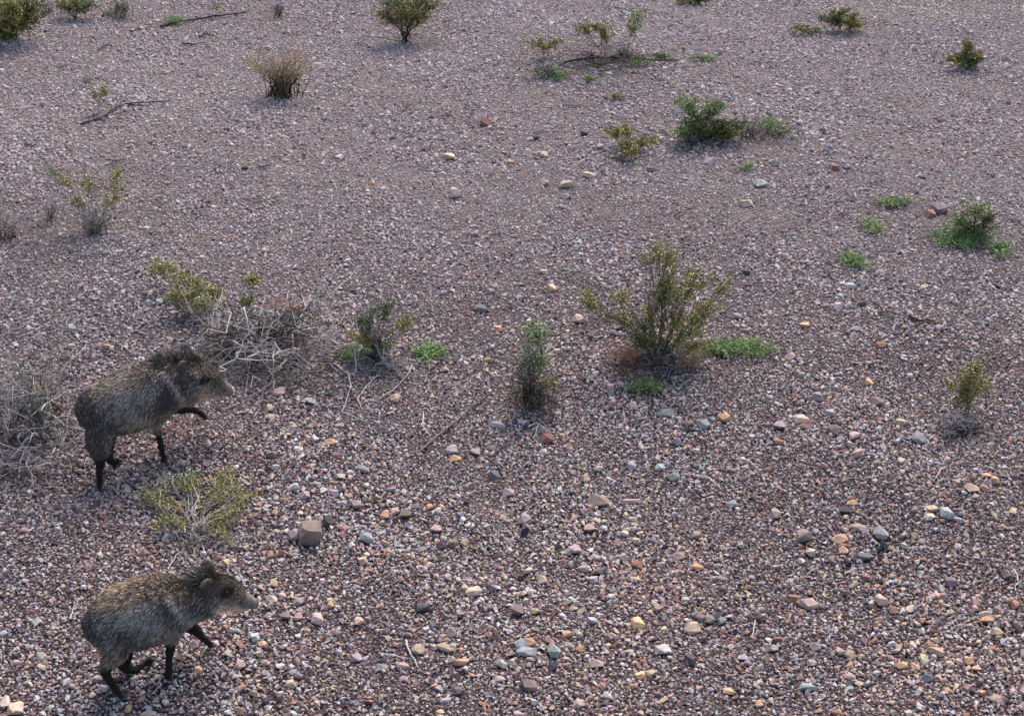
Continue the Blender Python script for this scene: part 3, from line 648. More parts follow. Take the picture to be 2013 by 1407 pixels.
S_("creosote_bush", "upright pale olive shrub with three leaf tufts at the left", (186, 455), [(176, 352, 19, 18, OLIVE), (232, 345, 16, 22, OLIVE), (152, 392, 14, 16, OLIVE), (125, 342, 16, 20, YELLOW), (222, 385, 16, 18, YELLOW), (98, 330, 12, 12, GREYGR)], dens=.62, leaf=.019, stem=GREYT, dry=20, drycol=GREYT)
make_fan("dry_shrub", "grey leafless shrub left of the pale olive shrub", (100, 432), 60, 60, DARKT, GREYT, n=16)
make_fan("dry_shrub", "grey leafless shrub at the left edge", (12, 470), 110, 80, DARKT, GREYT, n=30)
make_fan("dry_shrub", "low grey twig tuft at the base of the pale olive shrub", (185, 462), 120, 70, DARKT, GREYT, n=34)
# the shrub with the dead brush
S_("creosote_bush", "olive shrub with three leaf sprays left of the dead brush", (425, 660), [(318, 522, 26, 12, OLIVE), (352, 548, 28, 17, OLIVE), (342, 578, 24, 12, OLIVE), (388, 566, 20, 18, OLIVE), (362, 592, 20, 11, OLIVE), (422, 576, 20, 13, OLIVE), (395, 590, 18, 12, OLIVE)], dens=1.05, leaf=.018, stem=GREYT, low=.16)
S_("desert_shrub", "two small olive sprigs above the dead brush", (480, 640), [(500, 546, 15, 10, OLIVE), (484, 584, 11, 12, OLIVE)], dens=.9, leaf=.018, stem=GREYT)
b = G(520, 690)
t = empty("dead_brush", b, "tangled heap of pale dead branches right of the upper peccary", "dead brush")
dead_branches(t, b, 98, .76, GREYT, b, high=.15, r=.0050, sx=.95)
ac = Acc()
for k in range(1500):
    a = rng.uniform(0, 6.283); q = .52 * math.sqrt(rng.rand()); x, y = b.x + math.cos(a) * q, b.y + math.sin(a) * q
    z = tz(x, y) + .01 + abs(rng.normal()) * .07; d = rng.normal(size=3) * .05 * [1, 1, .5]
    ac.tube([(x, y, z), (x + d[0], y + d[1], z + d[2])], .0013, .0008, vary(GREYT if k % 3 else DARKT, 1)[0], None, 3)
o = ac.build("fine_twigs", M_bark, t, b); o["kind"] = "stuff"
make_forb("dark green plants growing under the dead brush", 452, 690, 50, 26, (.05, .11, .06), 50)
make_forb("faint green plants inside the right half of the dead brush", 580, 625, 40, 16, (.07, .11, .05), 40)
make_fan("dry_grass_tuft", "reddish dry grass along the upper edge of the dead brush", (570, 606), 130, 22, REDBR, (.42, .22, .13), n=45, thick=.0018, forkn=1, cat="dry grass", group="dry grass tufts")
# left dry shrub
b = G(62, 852)
t = empty("dead_brush", b, "grey leafless shrub at the left edge beside the upper peccary", "dead brush")
dead_branches(t, b, 96, .62, GREYT, b, high=.26, r=.0036)
b = G(30, 930)
t = empty('dead_brush', b, 'low thin grey twigs below the leafless shrub at the left edge', 'dead brush')
dead_branches(t, b, 50, .45, GREYT, b, high=.08, r=.0028)
S_("desert_shrub", "faint olive shrub rising from the grey shrub at the left edge", (70, 850), [(90, 740, 34, 24, YELLOW), (40, 725, 26, 30, GREYGR), (75, 775, 40, 20, OLIVE), (20, 770, 20, 18, GREYGR)], dens=.28, leaf=.015, stem=GREYT)
# middle shrubs
S_("creosote_bush", "slim green shrub with tall thin stems right of the dead brush", (742, 708), [(712, 632, 24, 14, DKGREEN), (760, 598, 17, 20, DKGREEN), (798, 630, 17, 13, OLIVE), (715, 655, 28, 15, OLIVE), (735, 605, 14, 14, GREYGR), (745, 670, 30, 18, DKGREEN)], dens=.85, leaf=.017, stem=GREYT, dry=12, drycol=GREYT)
make_fan("dry_shrub", "tall thin grey stems standing in the slim green shrub", (742, 706), 120, 170, TWIG, GREYT, n=14, thick=.003, forkn=1)
make_forb("bluish green ground plant left of the slim green shrub's base", 703, 705, 44, 22, FORB, 90)
make_forb("bluish green ground plant right of the slim green shrub's base", 838, 700, 52, 26, FORB, 120)
S_("desert_shrub", "sparse pale green shrub with twiggy base in the middle", (1050, 800), [(1050, 652, 28, 16, LIME), (1035, 685, 34, 20, GREYGR), (1055, 705, 28, 14, LIME), (1068, 752, 22, 11, OLIVE), (1020, 720, 18, 12, GREYGR)], dens=.9, leaf=.017, stem=TWIG, dry=10, drycol=GREYT)
b = G(1048, 802); t = empty("dead_brush", b, "knot of dark twigs at the foot of the sparse middle shrub", "dead brush")
dead_branches(t, b, 75, .24, TWIG, b, high=.16, r=.0028)
make_twig("dark branch arching left of the sparse middle shrub", [[(1035, 712), (1000, 703), (965, 700), (935, 708), (922, 722)]], .005, TWIG, h=.05)
make_twig("thin dark branch arching right of the sparse middle shrub", [[(1075, 722), (1105, 705), (1135, 695), (1178, 690)]], .005, TWIG, h=.05)
# the tall middle creosote
S_("creosote_bush", "tallest shrub, olive green with a knob of leaves on top", (1300, 712),
   [(1295, 488, 34, 15, OLIVE), (1312, 505, 24, 12, OLIVE), (1268, 505, 14, 10, YELLOW), (1312, 542, 20, 18, OLIVE), (1330, 565, 40, 20, OLIVE), (1370, 540, 26, 18, OLIVE), (1300, 575, 26, 16, DKGREEN), (1425, 560, 14, 18, YELLOW), (1395, 600, 26, 16, YELLOW), (1225, 620, 26, 14, OLIVE), (1375, 620, 24, 14, OLIVE),
    (1215, 578, 28, 12, YELLOW), (1152, 585, 16, 20, OLIVE), (1165, 600, 12, 10, OLIVE), (1262, 640, 32, 22, DKGREEN), (1300, 665, 48, 20, DKGREEN), (1275, 605, 14, 22, OLIVE), (1345, 650, 34, 20, OLIVE), (1330, 620, 22, 14, OLIVE), (1250, 665, 22, 14, OLIVE), (1370, 675, 28, 10, OLIVE)],
   dens=.75, leaf=.0165, stem=TWIG, dry=18, drycol=GREYT, spread=.9)
make_twig("long dark bare branch leaning left of the tallest shrub", [[(1245, 665), (1225, 620), (1205, 595), (1165, 560), (1125, 535), (1110, 530)]], .006, DARKT, h=.04)
make_fan("dry_grass_tuft", "straw coloured dry grass at the right foot of the tallest shrub", (1350, 722), 110, 62, (.16, .10, .06), STRAW, n=80, thick=.002, forkn=2, cat="dry grass", group="dry grass tufts", lay=1.2)
make_fan("dry_grass_tuft", "reddish brown dry grass at the left foot of the tallest shrub", (1235, 712), 130, 44, (.10, .06, .045), (.26, .15, .10), n=90, thick=.0018, forkn=2, cat="dry grass", group="dry grass tufts", lay=1.2)
b = G(1300, 722); t = empty("dead_brush", b, "dark twigs lying at the foot of the tallest shrub", "dead brush")
dead_branches(t, b, 60, .28, GREYT, b, high=.08, r=.0026, inner=DARKT)
make_forb("long bluish green ground plant right of the tallest shrub", 1450, 690, 88, 24, FORB, 200, pieces=6)
make_forb("small green ground plant below the tallest shrub", 1262, 766, 42, 18, FORB, 80)
# right yellow shrub
S_("desert_shrub", "small yellowish shrub standing alone at the right", (1905, 812), [(1908, 722, 26, 18, OLIVE), (1895, 752, 28, 18, OLIVE), (1925, 752, 28, 16, YELLOW), (1900, 780, 22, 14, OLIVE)], dens=.9, leaf=.016, stem=TWIG)
b = G(1890, 850); t = empty("dead_brush", b, "pale dead twigs below the small yellowish shrub at right", "dead brush")
dead_branches(t, b, 34, .22, GREYT, b, high=.06, r=.0028)
# low shrub between the peccaries
S_("desert_shrub", "low spreading yellow green shrub between the two peccaries", (385, 1058),
   [(290, 968, 30, 15, OLIVE), (330, 988, 24, 11, OLIVE), (340, 935, 38, 16, GREYGR), (375, 945, 30, 12, OLIVE), (445, 930, 26, 20, OLIVE), (450, 960, 32, 18, OLIVE), (490, 975, 20, 18, OLIVE), (460, 1005, 32, 14, OLIVE), (405, 990, 26, 10, YELLOW), (345, 1032, 18, 12, OLIVE), (415, 1038, 22, 14, OLIVE), (312, 1025, 14, 9, OLIVE), (440, 1052, 10, 16, OLIVE)],
   dens=.75, leaf=.0135, stem=GREYT, spread=1.2, low=.075)
b = G(385, 1060); t = empty("dead_brush", b, "bleached bare branches at the foot of the low shrub", "dead brush")
dead_branches(t, b, 20, .30, GREYT, b, high=.05, r=.0034)
# twigs on the gravel
TW = [("bleached forked twig near the bottom centre", [[(797, 1257), (802, 1275), (812, 1295), (822, 1311)], [(755, 1284), (785, 1290), (808, 1292)]], .0065, PALET),
 ("pale bent twig above the blue grey stone", [[(662, 1050), (685, 1036), (712, 1032), (735, 1045)], [(698, 1034), (692, 1014)]], .0055, PALET),
 ("pale curved twig right of the blue stone in the lower middle", [[(1366, 934), (1392, 938), (1408, 950), (1419, 962)]], .0055, PALET),
 ("long dark stick slanting left of the sparse middle shrub", [[(816, 890), (860, 856), (900, 824), (925, 800), (968, 768)]], .008, TWIG),
 ("pale looping twig below the slim green shrub", [[(748, 735), (718, 758), (703, 785), (712, 803), (748, 806)], [(712, 765), (742, 752), (785, 750)]], .0055, PALET),
 ("curved pale twig at the slim green shrub's lower right", [[(810, 716), (800, 740), (770, 768), (742, 785)]], .0055, PALET),
 ("long pale crooked twig left of the looping twig", [[(655, 713), (686, 735), (690, 758), (672, 808), (722, 830)]], .0055, PALET),
 ("pale short crooked twig below the looping twig", [[(832, 812), (829, 835), (845, 856)]], .0045, PALET),
 ("whitish forked twig beside the dark red stone", [[(1038, 838), (1058, 832), (1050, 858), (1058, 878)], [(1058, 832), (1085, 850)]], .0045, PALET),
 ("long thin pale twig at the right of the gravel", [[(1838, 940), (1852, 920), (1880, 908), (1945, 906)]], .004, GREYT),
 ("short pale straight twig in the lower right middle", [[(1484, 1218), (1478, 1248)]], .0045, PALET),
 ("thin pale twigs at the right edge", [[(1992, 1118), (2002, 1140), (1996, 1160)], [(1985, 1128), (2008, 1122)]], .004, PALET),
 ("pale straight twig below the yellowish shrub", [[(1858, 800), (1875, 820), (1888, 845)]], .004, PALET),
 ("thin grey twig left of the tall top bush's foot", [[(650, 160), (675, 150), (700, 146)]], .006, TWIG),
 ("short grey twig above the lower peccary's mane", [[(330, 1118), (345, 1092), (362, 1080)]], .004, PALET),
 ("slanting grey twig left of the low shrub's foot", [[(405, 1085), (395, 1065), (382, 1045)]], .0045, PALET),
 ("grey twig arching over the upper peccary's back", [[(305, 668), (340, 665), (375, 668), (400, 680)]], .004, GREYT),
 ("thin pale twig near the lower peccary's rear foot", [[(300, 1362), (312, 1348), (318, 1330)]], .004, PALET),
 ("short pale twig left of the lower peccary", [[(138, 1215), (146, 1188)]], .004, PALET),
 ("slim brown stick on the open gravel at centre", [[(1048, 260), (1090, 259), (1130, 259)]], .005, TWIG),
 ("pale stick just right of the big brown stone", [[(775, 1065), (785, 1050), (795, 1038)]], .004, GREYT),
 ("thin dark twigs beneath the light olive shrub", [[(1190, 306), (1230, 318), (1290, 300)], [(1230, 318), (1260, 326)]], .005, DARKT),
 ("dark thin twigs reaching right of the dense shrub's plant", [[(1500, 232), (1530, 226), (1560, 230)], [(1525, 280), (1545, 290), (1570, 292)]], .005, TWIG),
 ("small grey twig above the row of orange stones at lower right", [[(1655, 945), (1672, 938), (1690, 940)]], .004, GREYT)]
for l, ln, r_, c_ in TW: make_twig(l, ln, r_, c_)

b = G(1200, 118); t = empty("dead_brush", b, "dark dead twigs strewn along the fallen branch of the upper middle group", "dead brush")
dead_branches(t, b, 26, .85, TWIG, b, high=.03, r=.004, sx=1.1)
b = G(1500, 272); t = empty("dead_brush", b, "thin dark twigs trailing right from the dense dark shrub", "dead brush")
dead_branches(t, b, 22, .45, TWIG, b, high=.08, r=.003)
b = G(1385, 285); t = empty("dead_brush", b, "grey twigs lying in front of the dense dark shrub", "dead brush")
dead_branches(t, b, 34, .42, GREYT, b, high=.04, r=.0028)
make_forb("low strip of green plants behind the fallen branch", 1310, 116, 40, 5, FORB, 40)
b = G(1240, 722); t = empty("dead_brush", b, "reddish dead twigs left of the tallest shrub's foot", "dead brush")
dead_branches(t, b, 40, .30, REDBR, b, high=.05, r=.0022)
b = G(745, 722); t = empty("dead_brush", b, "grey dead twigs around the foot of the slim green shrub", "dead brush")
dead_branches(t, b, 40, .36, GREYT, b, high=.05, r=.0028)
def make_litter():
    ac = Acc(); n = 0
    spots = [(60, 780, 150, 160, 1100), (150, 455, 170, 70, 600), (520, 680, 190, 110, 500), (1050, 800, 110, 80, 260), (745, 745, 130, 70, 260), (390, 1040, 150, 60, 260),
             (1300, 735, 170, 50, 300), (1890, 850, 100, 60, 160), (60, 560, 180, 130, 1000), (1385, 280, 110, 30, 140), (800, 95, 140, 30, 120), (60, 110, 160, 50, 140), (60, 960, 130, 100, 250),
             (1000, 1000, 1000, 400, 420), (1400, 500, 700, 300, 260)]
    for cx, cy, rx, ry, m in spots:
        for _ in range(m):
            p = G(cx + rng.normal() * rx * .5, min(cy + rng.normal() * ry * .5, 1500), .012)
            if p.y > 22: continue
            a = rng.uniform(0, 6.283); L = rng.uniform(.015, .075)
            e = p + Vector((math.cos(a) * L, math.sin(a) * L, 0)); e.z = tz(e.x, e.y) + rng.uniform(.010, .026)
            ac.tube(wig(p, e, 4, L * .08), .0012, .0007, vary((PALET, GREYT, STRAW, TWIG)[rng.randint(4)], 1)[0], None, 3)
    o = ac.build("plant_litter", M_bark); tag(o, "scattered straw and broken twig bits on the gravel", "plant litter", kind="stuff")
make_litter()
# ------------------------------------------------------------------ peccaries
def loft_rings(bm, st, sides=18):
    """st: list of (Vector centre, half height, half width); closed tube along the centres, ellipses kept upright-ish"""
    rings = []; n = len(st)
    for i, (c, a, b, lat) in enumerate(st):
        t = (st[min(i + 1, n - 1)][0] - st[max(i - 1, 0)][0]).normalized()
        s = (lat - t * lat.dot(t)).normalized(); u = s.cross(t).normalized()
        rings.append([bm.verts.new(c + u * (a * math.sin(k * 2 * math.pi / sides)) + s * (b * math.cos(k * 2 * math.pi / sides))) for k in range(sides)])
    for i in range(n - 1):
        for k in range(sides):
            bm.faces.new((rings[i][k], rings[i][(k + 1) % sides], rings[i + 1][(k + 1) % sides], rings[i + 1][k]))
    for i, off in ((0, -1), (n - 1, 1)):
        c, a, b, lat = st[i]; t = (st[min(i + 1, n - 1)][0] - st[max(i - 1, 0)][0]).normalized()
        v = bm.verts.new(c + t * off * min(a, b) * 0.7)
        for k in range(sides):
            f = (rings[i][k], rings[i][(k + 1) % sides], v) if off > 0 else (rings[i][(k + 1) % sides], rings[i][k], v)
            bm.faces.new(f)
def smooth_path(pts, m=3):
    """Catmull-Rom through tuples of floats"""
    pts = [np.array(p, float) for p in pts]; out = []
    for i in range(len(pts) - 1):
        p0, p1, p2, p3 = pts[max(i - 1, 0)], pts[i], pts[i + 1], pts[min(i + 2, len(pts) - 1)]
        for u in np.linspace(0, 1, m, endpoint=False):
            out.append(0.5 * ((2 * p1) + (-p0 + p2) * u + (2 * p0 - 5 * p1 + 4 * p2 - p3) * u * u + (-p0 + 3 * p1 - 3 * p2 + p3) * u ** 3))
    out.append(pts[-1]); return out

def make_peccary(label, opx, head, spine, legs, eye, ears, hue, snout_col, seed, mane_px, mane_len):
    r = np.random.RandomState(seed)
    O = G(*opx); th = R(head)
    F = Vector((math.cos(th), math.sin(th), 0)); L = Vector((-math.sin(th), math.cos(th), 0))
    def loc(px, py, lat):
        d = Vector(ray(px, py)); c = Vector((0, 0, CAMH)); t = (lat - (c - O).dot(L)) / d.dot(L)
        p = c + d * t - O; return Vector((p.dot(F), lat, p.z))
    def gz(f, l): q = O + F * f + L * l; return tz(q.x, q.y) - O.z
    root = empty("peccary", O, label, "peccary", "peccaries walking over the gravel"); root.rotation_euler = (0, 0, th)
    lat = Vector((0, 1, 0))
    bm = bmesh.new()
    fur_in = 0.022
    st = []
    for (px, cy, half, b) in spine:
        p = loc(px, cy, 0); w = O + F * p.x; dl = math.atan2(CAMH - (w.z + p.z), w.y)
        s = ppm(w + Vector((0, 0, p.z)))
        ext = half / s - (fur_in if px < spine[5][0] + 5 else (.009 if b > .05 else .004))
        a = math.sqrt(max(ext ** 2 - (b * math.sin(dl)) ** 2, (0.5 * ext) ** 2)) / math.cos(dl)
        st.append((p.x, p.z, a, b))
    sp = smooth_path(st, 4)
    loft_rings(bm, [(Vector((q[0], 0, q[1])), max(q[2], .01), max(q[3], .01), lat) for q in sp], 24)
    fx = [q[0] for q in st]; fz = [q[1] for q in st]; fa = [q[2] for q in st]
    hoofs = []; earseg = []; mf = [loc(px, spine[5][1], 0).x for px in mane_px]
    for leg in legs:
        la = leg['lat']; P = []
        f0, z0, r0 = leg['root']; P.append((f0, la * .75, z0, r0, r0 * .8))
        for j, (px, py, rad) in enumerate(leg['pts']):
            q = loc(px, py, la); P.append((q.x, la, q.z, rad, rad * .85))
        q = list(P[-1]); lift = leg.get('lift', 0)
        g = gz(q[0], la)
        if lift is not None: q[2] = g + lift + .012
        P[-1] = tuple(q)
        hoofs.append(P[-1])
        pp = smooth_path(P, 4)
        loft_rings(bm, [(Vector((q[0], q[1], q[2])), q[3], q[4], lat) for q in pp], 12)
    for (px, py, la, dx, dy, sz) in ears:
        q = loc(px, py, la); tip = q + Vector((dx, math.copysign(dy, la), sz))
        ls = [(q, .030, .014), (q.lerp(tip, .35), .042, .011), (q.lerp(tip, .75), .034, .009), (tip, .012, .006)]
        earseg.append((q, tip))
        loft_rings(bm, [(c, a, b, Vector((.2, math.copysign(1, la), 0))) for c, a, b in ls], 10)
    bmesh.ops.recalc_face_normals(bm, faces=bm.faces)
    me = bpy.data.meshes.new("body_rough"); bm.to_mesh(me); bm.free()
    tmp = bpy.data.objects.new("tmp", me); C.objects.link(tmp)
    md = tmp.modifiers.new("r", 'REMESH'); md.mode = 'VOXEL'; md.voxel_size = 0.0065
    m2 = tmp.modifiers.new("s", 'SMOOTH'); m2.factor = .5; m2.iterations = 4
    bpy.context.view_layer.update()
    dg = bpy.context.evaluated_depsgraph_get()
    bme = bpy.data.meshes.new_from_object(tmp.evaluated_get(dg)); bme.name = "body"
    bpy.data.objects.remove(tmp)
    body = bpy.data.objects.new("body", bme); C.objects.link(body); body.parent = root
    bme.materials.clear(); bme.materials.append(M_skin)
    nv = len(bme.vertices); co = np.empty(nv * 3, np.float32); bme.vertices.foreach_get("co", co); co = co.reshape(-1, 3)
    no = np.empty(nv * 3, np.float32); bme.vertices.foreach_get("normal", no); no = no.reshape(-1, 3)
    bme.polygons.foreach_set("use_smooth", np.ones(len(bme.polygons), bool))
    tipf = fx[-1]; hb = fx[6]      # head begins
    def regions(co):
        f, l, z = co[:, 0], co[:, 1], co[:, 2]
        cz = np.interp(f, fx, fz); ca = np.interp(f, fx, fa)
        up = (z - cz) / ca                       # -1 belly .. 1 back
        legm = np.clip((np.where(f > .03, .245, .190) - z) / .03, 0, 1) * ((z - cz) < -ca * .8)
        legm = np.maximum(legm, np.clip((-(z - cz) - ca * 1.0) / .015, 0, 1) * (f > fx[4] + .06) * (f < tipf - .1))
        headm = np.clip((f - hb) / .04, 0, 1)
        snout = np.clip((f - (tipf - .11)) / .06, 0, 1)
        rump = np.clip((fx[1] + .045 - f) / .06, 0, 1)
        colr = np.exp(-((f - (fx[4] + .035 - up * .085)) / .022) ** 2) * (up < .75) * (1 - legm)
        return f, l, z, up, legm, headm, snout, rump, colr
    f, l, z, up, legm, headm, snout, rump, colr = regions(co)
    base = np.tile(np.array([[.085, .072, .062]]), (nv, 1))
    base = base * (1 - legm[:, None]) + np.array([[.020, .015, .013]]) * legm[:, None]
    base = base * (1 - (snout * .9)[:, None]) + np.array([[.15, .125, .11]]) * (snout * .9)[:, None]
    tipm = np.clip((f - (tipf - .006)) / .008, 0, 1)[:, None]
    base = base * (1 - tipm) + np.array([snout_col]) * tipm
    ey = loc(eye[0], eye[1], -.062); em = np.exp(-(((co[:, 0] - ey.x) / .042) ** 2 + ((co[:, 2] - ey.z) / .022) ** 2)) * (np.abs(co[:, 1]) > .02); base *= (1 - .9 * em)[:, None]
    c4 = np.ones((nv, 4), np.float32); c4[:, :3] = base
    at = bme.attributes.new("col", 'FLOAT_COLOR', 'POINT'); at.data.foreach_set("color", c4.ravel())
    # coat
    n = 130000
    nf = len(bme.polygons); ar = np.empty(nf, np.float32); bme.polygons.foreach_get("area", ar)
    ce = np.empty(nf * 3, np.float32); bme.polygons.foreach_get("center", ce); ce = ce.reshape(-1, 3)
    nn = np.empty(nf * 3, np.float32); bme.polygons.foreach_get("normal", nn); nn = nn.reshape(-1, 3)
    pick = r.choice(nf, n, p=ar / ar.sum())
    p = ce[pick] + r.normal(0, .003, (n, 3)); N = nn[pick]
    p = p - N * .002
    f, l, z, up, legm, headm, snout, rump, colr = regions(p)
    keep = (snout < .97) & (z > min(h[2] for h in hoofs) + .035)
    mane = np.clip((up - .78) / .15, 0, 1) * np.exp(-(l / .05) ** 2) * np.clip((f - mf[0]) / .06, 0, 1) * np.clip((mf[1] - f) / .05, 0, 1)
    length = .027 * (1 - headm) + .012 * headm
    length = length * (1 - snout) + .005 * snout
    earm = np.zeros(n); earrim = np.zeros(n); nearear = np.zeros(n)
    for q0, q1 in earseg:
        q0 = np.array(q0); q1 = np.array(q1); dd = q1 - q0; tt = np.clip(((p - q0) @ dd) / (dd @ dd), 0, 1)
        earm = np.maximum(earm, (np.linalg.norm(p - q0 - tt[:, None] * dd, axis=1) < .042) * (tt > .12) * 1.0); earrim = np.maximum(earrim, (tt > .80) * (np.linalg.norm(p - q0 - tt[:, None] * dd, axis=1) < .03) * 1.0); nearear = np.maximum(nearear, np.linalg.norm(p - q0 - tt[:, None] * dd, axis=1) < .055)
    length = length * (1 - earm) + .007 * earm
    length = length * (1 - legm) + .010 * legm
    mane = mane * (1 - earm); length = length * (1 - .5 * nearear * (1 - mane)); length = length + mane_len * mane
    length *= r.uniform(.55, 1.25, n)
    flow = np.stack([-1 + 0 * f, 0 * f, -.55 + 0 * f], 1); flow[legm > .5] = (-.15, 0, -1)
    # rump hair hangs downward
    flow = flow * (1 - rump[:, None]) + np.array([[-.25, 0, -1.0]]) * rump[:, None]
    stand = (.34 + .85 * mane - .1 * legm)[:, None]
    d = N * stand + (flow - (flow * N).sum(1)[:, None] * N) * .75 + r.normal(0, .13, (n, 3))
    d += mane[:, None] * np.array([[0, 0, .55]])
    d /= np.linalg.norm(d, axis=1)[:, None]
    clump = np.array([noise.noise(Vector((a * 22, b * 22, c * 22))) for a, b, c in p])
    clump2 = np.array([noise.noise(Vector((a * 6 + 9, b * 6, c * 6))) for a, b, c in p])
    pl = .46 + .28 * clump + .62 * clump2 + .40 * np.exp(-((f - fx[2] - .05) / .10) ** 2 - ((up - .40) / .35) ** 2) - .28 * np.exp(-((f - fx[4] + .03) / .07) ** 2) * (up > -.6)
    pl = pl * (1 - .85 * rump) * (1 - .45 * mane); pl = pl + (.97 - pl) * colr
    pl = pl * (1 - legm * .93)
    darkneck = np.exp(-((f - (fx[5] + .01)) / .045) ** 2) * (up > -.3); pl *= 1 - .35 * darkneck
    light = r.rand(n) < pl
    lightc = np.tile(np.array([[.40, .345, .30]]), (n, 1))
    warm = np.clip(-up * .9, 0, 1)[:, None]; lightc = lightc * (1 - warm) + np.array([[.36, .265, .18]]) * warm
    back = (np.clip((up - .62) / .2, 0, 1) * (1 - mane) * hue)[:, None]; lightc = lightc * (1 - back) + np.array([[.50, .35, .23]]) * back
    hm = headm[:, None] * .8; cheek = (headm * np.clip(.25 - up, 0, 1) / .8)[:, None]; lightc = lightc * (1 - hm) + np.array([[.33, .24, .17]]) * hm; lightc = lightc * (1 + 1.1 * cheek); pl = pl + .35 * cheek[:, 0] - .45 * earm + 1.0 * earrim - .25 * headm * (up > .25) - 3 * legm; light = r.rand(n) < pl
    lightc = lightc + colr[:, None] * .04
    darkc = np.tile(np.array([[.078, .064, .057]]), (n, 1)); lg = legm[:, None]
    darkc = darkc * (1 - lg) + np.array([[.020, .014, .012]]) * lg
    br = (headm * (up > .1))[:, None]; darkc = darkc * (1 - br) + np.array([[.085, .055, .035]]) * br
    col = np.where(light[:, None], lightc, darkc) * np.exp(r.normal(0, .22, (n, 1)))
    eyep = loc(*eye, -.5); ey = loc(eye[0], eye[1], -.062)
    de = np.hypot(f - ey.x, (z - ey.z)); em = np.exp(-(((f - ey.x) / .042) ** 2 + ((z - ey.z) / .022) ** 2)) * (np.abs(l) > .02); col *= (1 - .96 * np.clip(em * 1.7, 0, 1))[:, None]
    keep &= ~((de < .014) & (l < 0))
    p, d, length, col = p[keep], d[keep], length[keep], col[keep]; n = len(p)
    side = np.cross(d, r.normal(size=(n, 3))); side /= np.linalg.norm(side, axis=1)[:, None]
    wd = (.0010 + .0004 * r.rand(n))[:, None]
    mid = p + d * length[:, None] * .55; tip = p + d * length[:, None] + np.array([[0, 0, -1]]) * (length[:, None] ** 2) * 2.0
    v = np.stack([p - side * wd, p + side * wd, mid + side * wd * .85, mid - side * wd * .85, tip + side * wd * .2, tip - side * wd * .2], 1).reshape(-1, 3)
    i6 = (np.arange(n) * 6)[:, None]
    q = np.concatenate([i6 + np.array([[0, 1, 2, 3]]), i6 + np.array([[3, 2, 4, 5]])], 0)
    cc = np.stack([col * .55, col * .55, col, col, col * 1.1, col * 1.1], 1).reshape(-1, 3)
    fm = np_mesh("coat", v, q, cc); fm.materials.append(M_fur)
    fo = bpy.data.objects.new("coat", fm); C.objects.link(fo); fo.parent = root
    # eyes, set into the sides of the head
    for sgn in (-1, 1):
        b2 = bmesh.new(); bmesh.ops.create_uvsphere(b2, u_segments=12, v_segments=8, radius=.0115)
        em_ = bpy.data.meshes.new("eye"); b2.to_mesh(em_); b2.free(); em_.materials.append(M_eye)
        for pl_ in em_.polygons: pl_.use_smooth = True
        e = bpy.data.objects.new("eye", em_); C.objects.link(e); e.parent = root
        k = int(np.argmin(np.hypot(co[:, 0] - ey.x, co[:, 2] - ey.z) + (co[:, 1] * sgn < 0) * 9)); vv = co[k]
        e.location = (float(vv[0]), float(vv[1] - sgn * .002), float(vv[2]))
    # hooves: two toes each
    for (hf, hl, hz, ra, rb) in hoofs:
        b2 = bmesh.new()
        for s2 in (-1, 1):
            loft_rings(b2, [(Vector((hf - .004, hl + s2 * .0075, hz + .006)), .009, .0075, lat), (Vector((hf + .010, hl + s2 * .008, hz - .004)), .009, .007, lat),
                            (Vector((hf + .024, hl + s2 * .006, hz - .010)), .004, .004, lat)], 8)
        hm_ = bpy.data.meshes.new("hoof"); b2.to_mesh(hm_); b2.free(); hm_.materials.append(M_hoof)
        h = bpy.data.objects.new("hoof", hm_); C.objects.link(h); h.parent = root
    print("peccary", [tuple(round(float(x), 3) for x in s) for s in st])

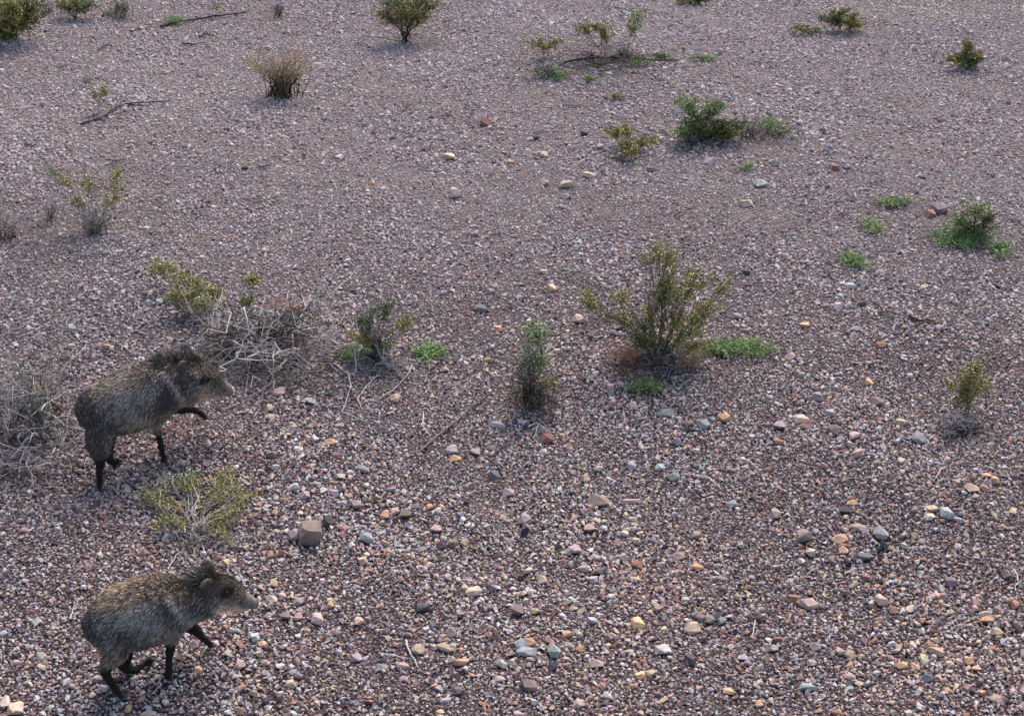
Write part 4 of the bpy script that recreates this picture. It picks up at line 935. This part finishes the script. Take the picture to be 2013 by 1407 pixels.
make_peccary("tan backed grizzled peccary, the lower of the two, walking right on open gravel", (290, 1330), 24,
    [(172, 1224, 26, .05), (186, 1224, 46, .095), (222, 1218, 67, .135), (283, 1202, 76, .150), (340, 1188, 64, .135), (374, 1179, 50, .110), (409, 1168, 44, .092), (430, 1164, 39, .078),
     (452, 1170, 34, .066), (476, 1179, 21, .046), (494, 1184, 14, .034), (503, 1187, 11, .029)],
    [dict(lat=-.085, root=(-.13, .37, .095), pts=[(226, 1280, .062), (214, 1302, .034), (207, 1321, .024), (221, 1345, .016), (240, 1368, .016)]),
     dict(lat=.085, root=(-.11, .36, .09), pts=[(240, 1285, .055), (243, 1307, .030), (268, 1316, .020), (300, 1322, .016)], lift=.02),
     dict(lat=-.080, root=(.17, .36, .08), pts=[(340, 1238, .050), (337, 1258, .030), (332, 1290, .017), (330, 1320, .016)]),
     dict(lat=.075, root=(.20, .36, .075), pts=[(368, 1222, .045), (382, 1236, .028), (398, 1252, .017), (415, 1268, .016)], lift=.03)],
    (445, 1162), [(408, 1150, -.075, -.030, .06, .06), (414, 1128, .060, -.02, .05, .07)], 1.0, (.12, .07, .06), 3, (372, 440), .060)
make_peccary("dark grizzled peccary with pale snout tip beside the dead brush, the upper one", (250, 920), 34,
    [(168, 824, 28, .06), (182, 812, 50, .110), (226, 797, 64, .140), (284, 774, 70, .150), (323, 756, 61, .135), (345, 749, 56, .118), (378, 747, 48, .098), (400, 750, 40, .082),
     (418, 757, 30, .062), (436, 763, 19, .046), (449, 767, 13, .034), (456, 769, 10, .028)],
    [dict(lat=-.085, root=(-.14, .38, .095), pts=[(194, 862, .078), (196, 888, .055), (196, 908, .030), (195, 930, .018), (197, 974, .016)]),
     dict(lat=.085, root=(-.10, .38, .09), pts=[(205, 870, .065), (212, 893, .032), (220, 908, .020), (235, 921, .017)], lift=.015),
     dict(lat=-.080, root=(.20, .38, .08), pts=[(313, 808, .050), (311, 826, .030), (310, 848, .018), (320, 877, .017)]),
     dict(lat=.075, root=(.30, .40, .075), pts=[(350, 800, .040), (368, 803, .026), (385, 806, .018), (404, 821, .015)], lift=None)],
    (400, 744), [(359, 722, -.090, -.035, .06, .065), (372, 700, .06, -.02, .05, .08)], .55, (.55, .33, .25), 5, (300, 400), .026)
make_gravel()
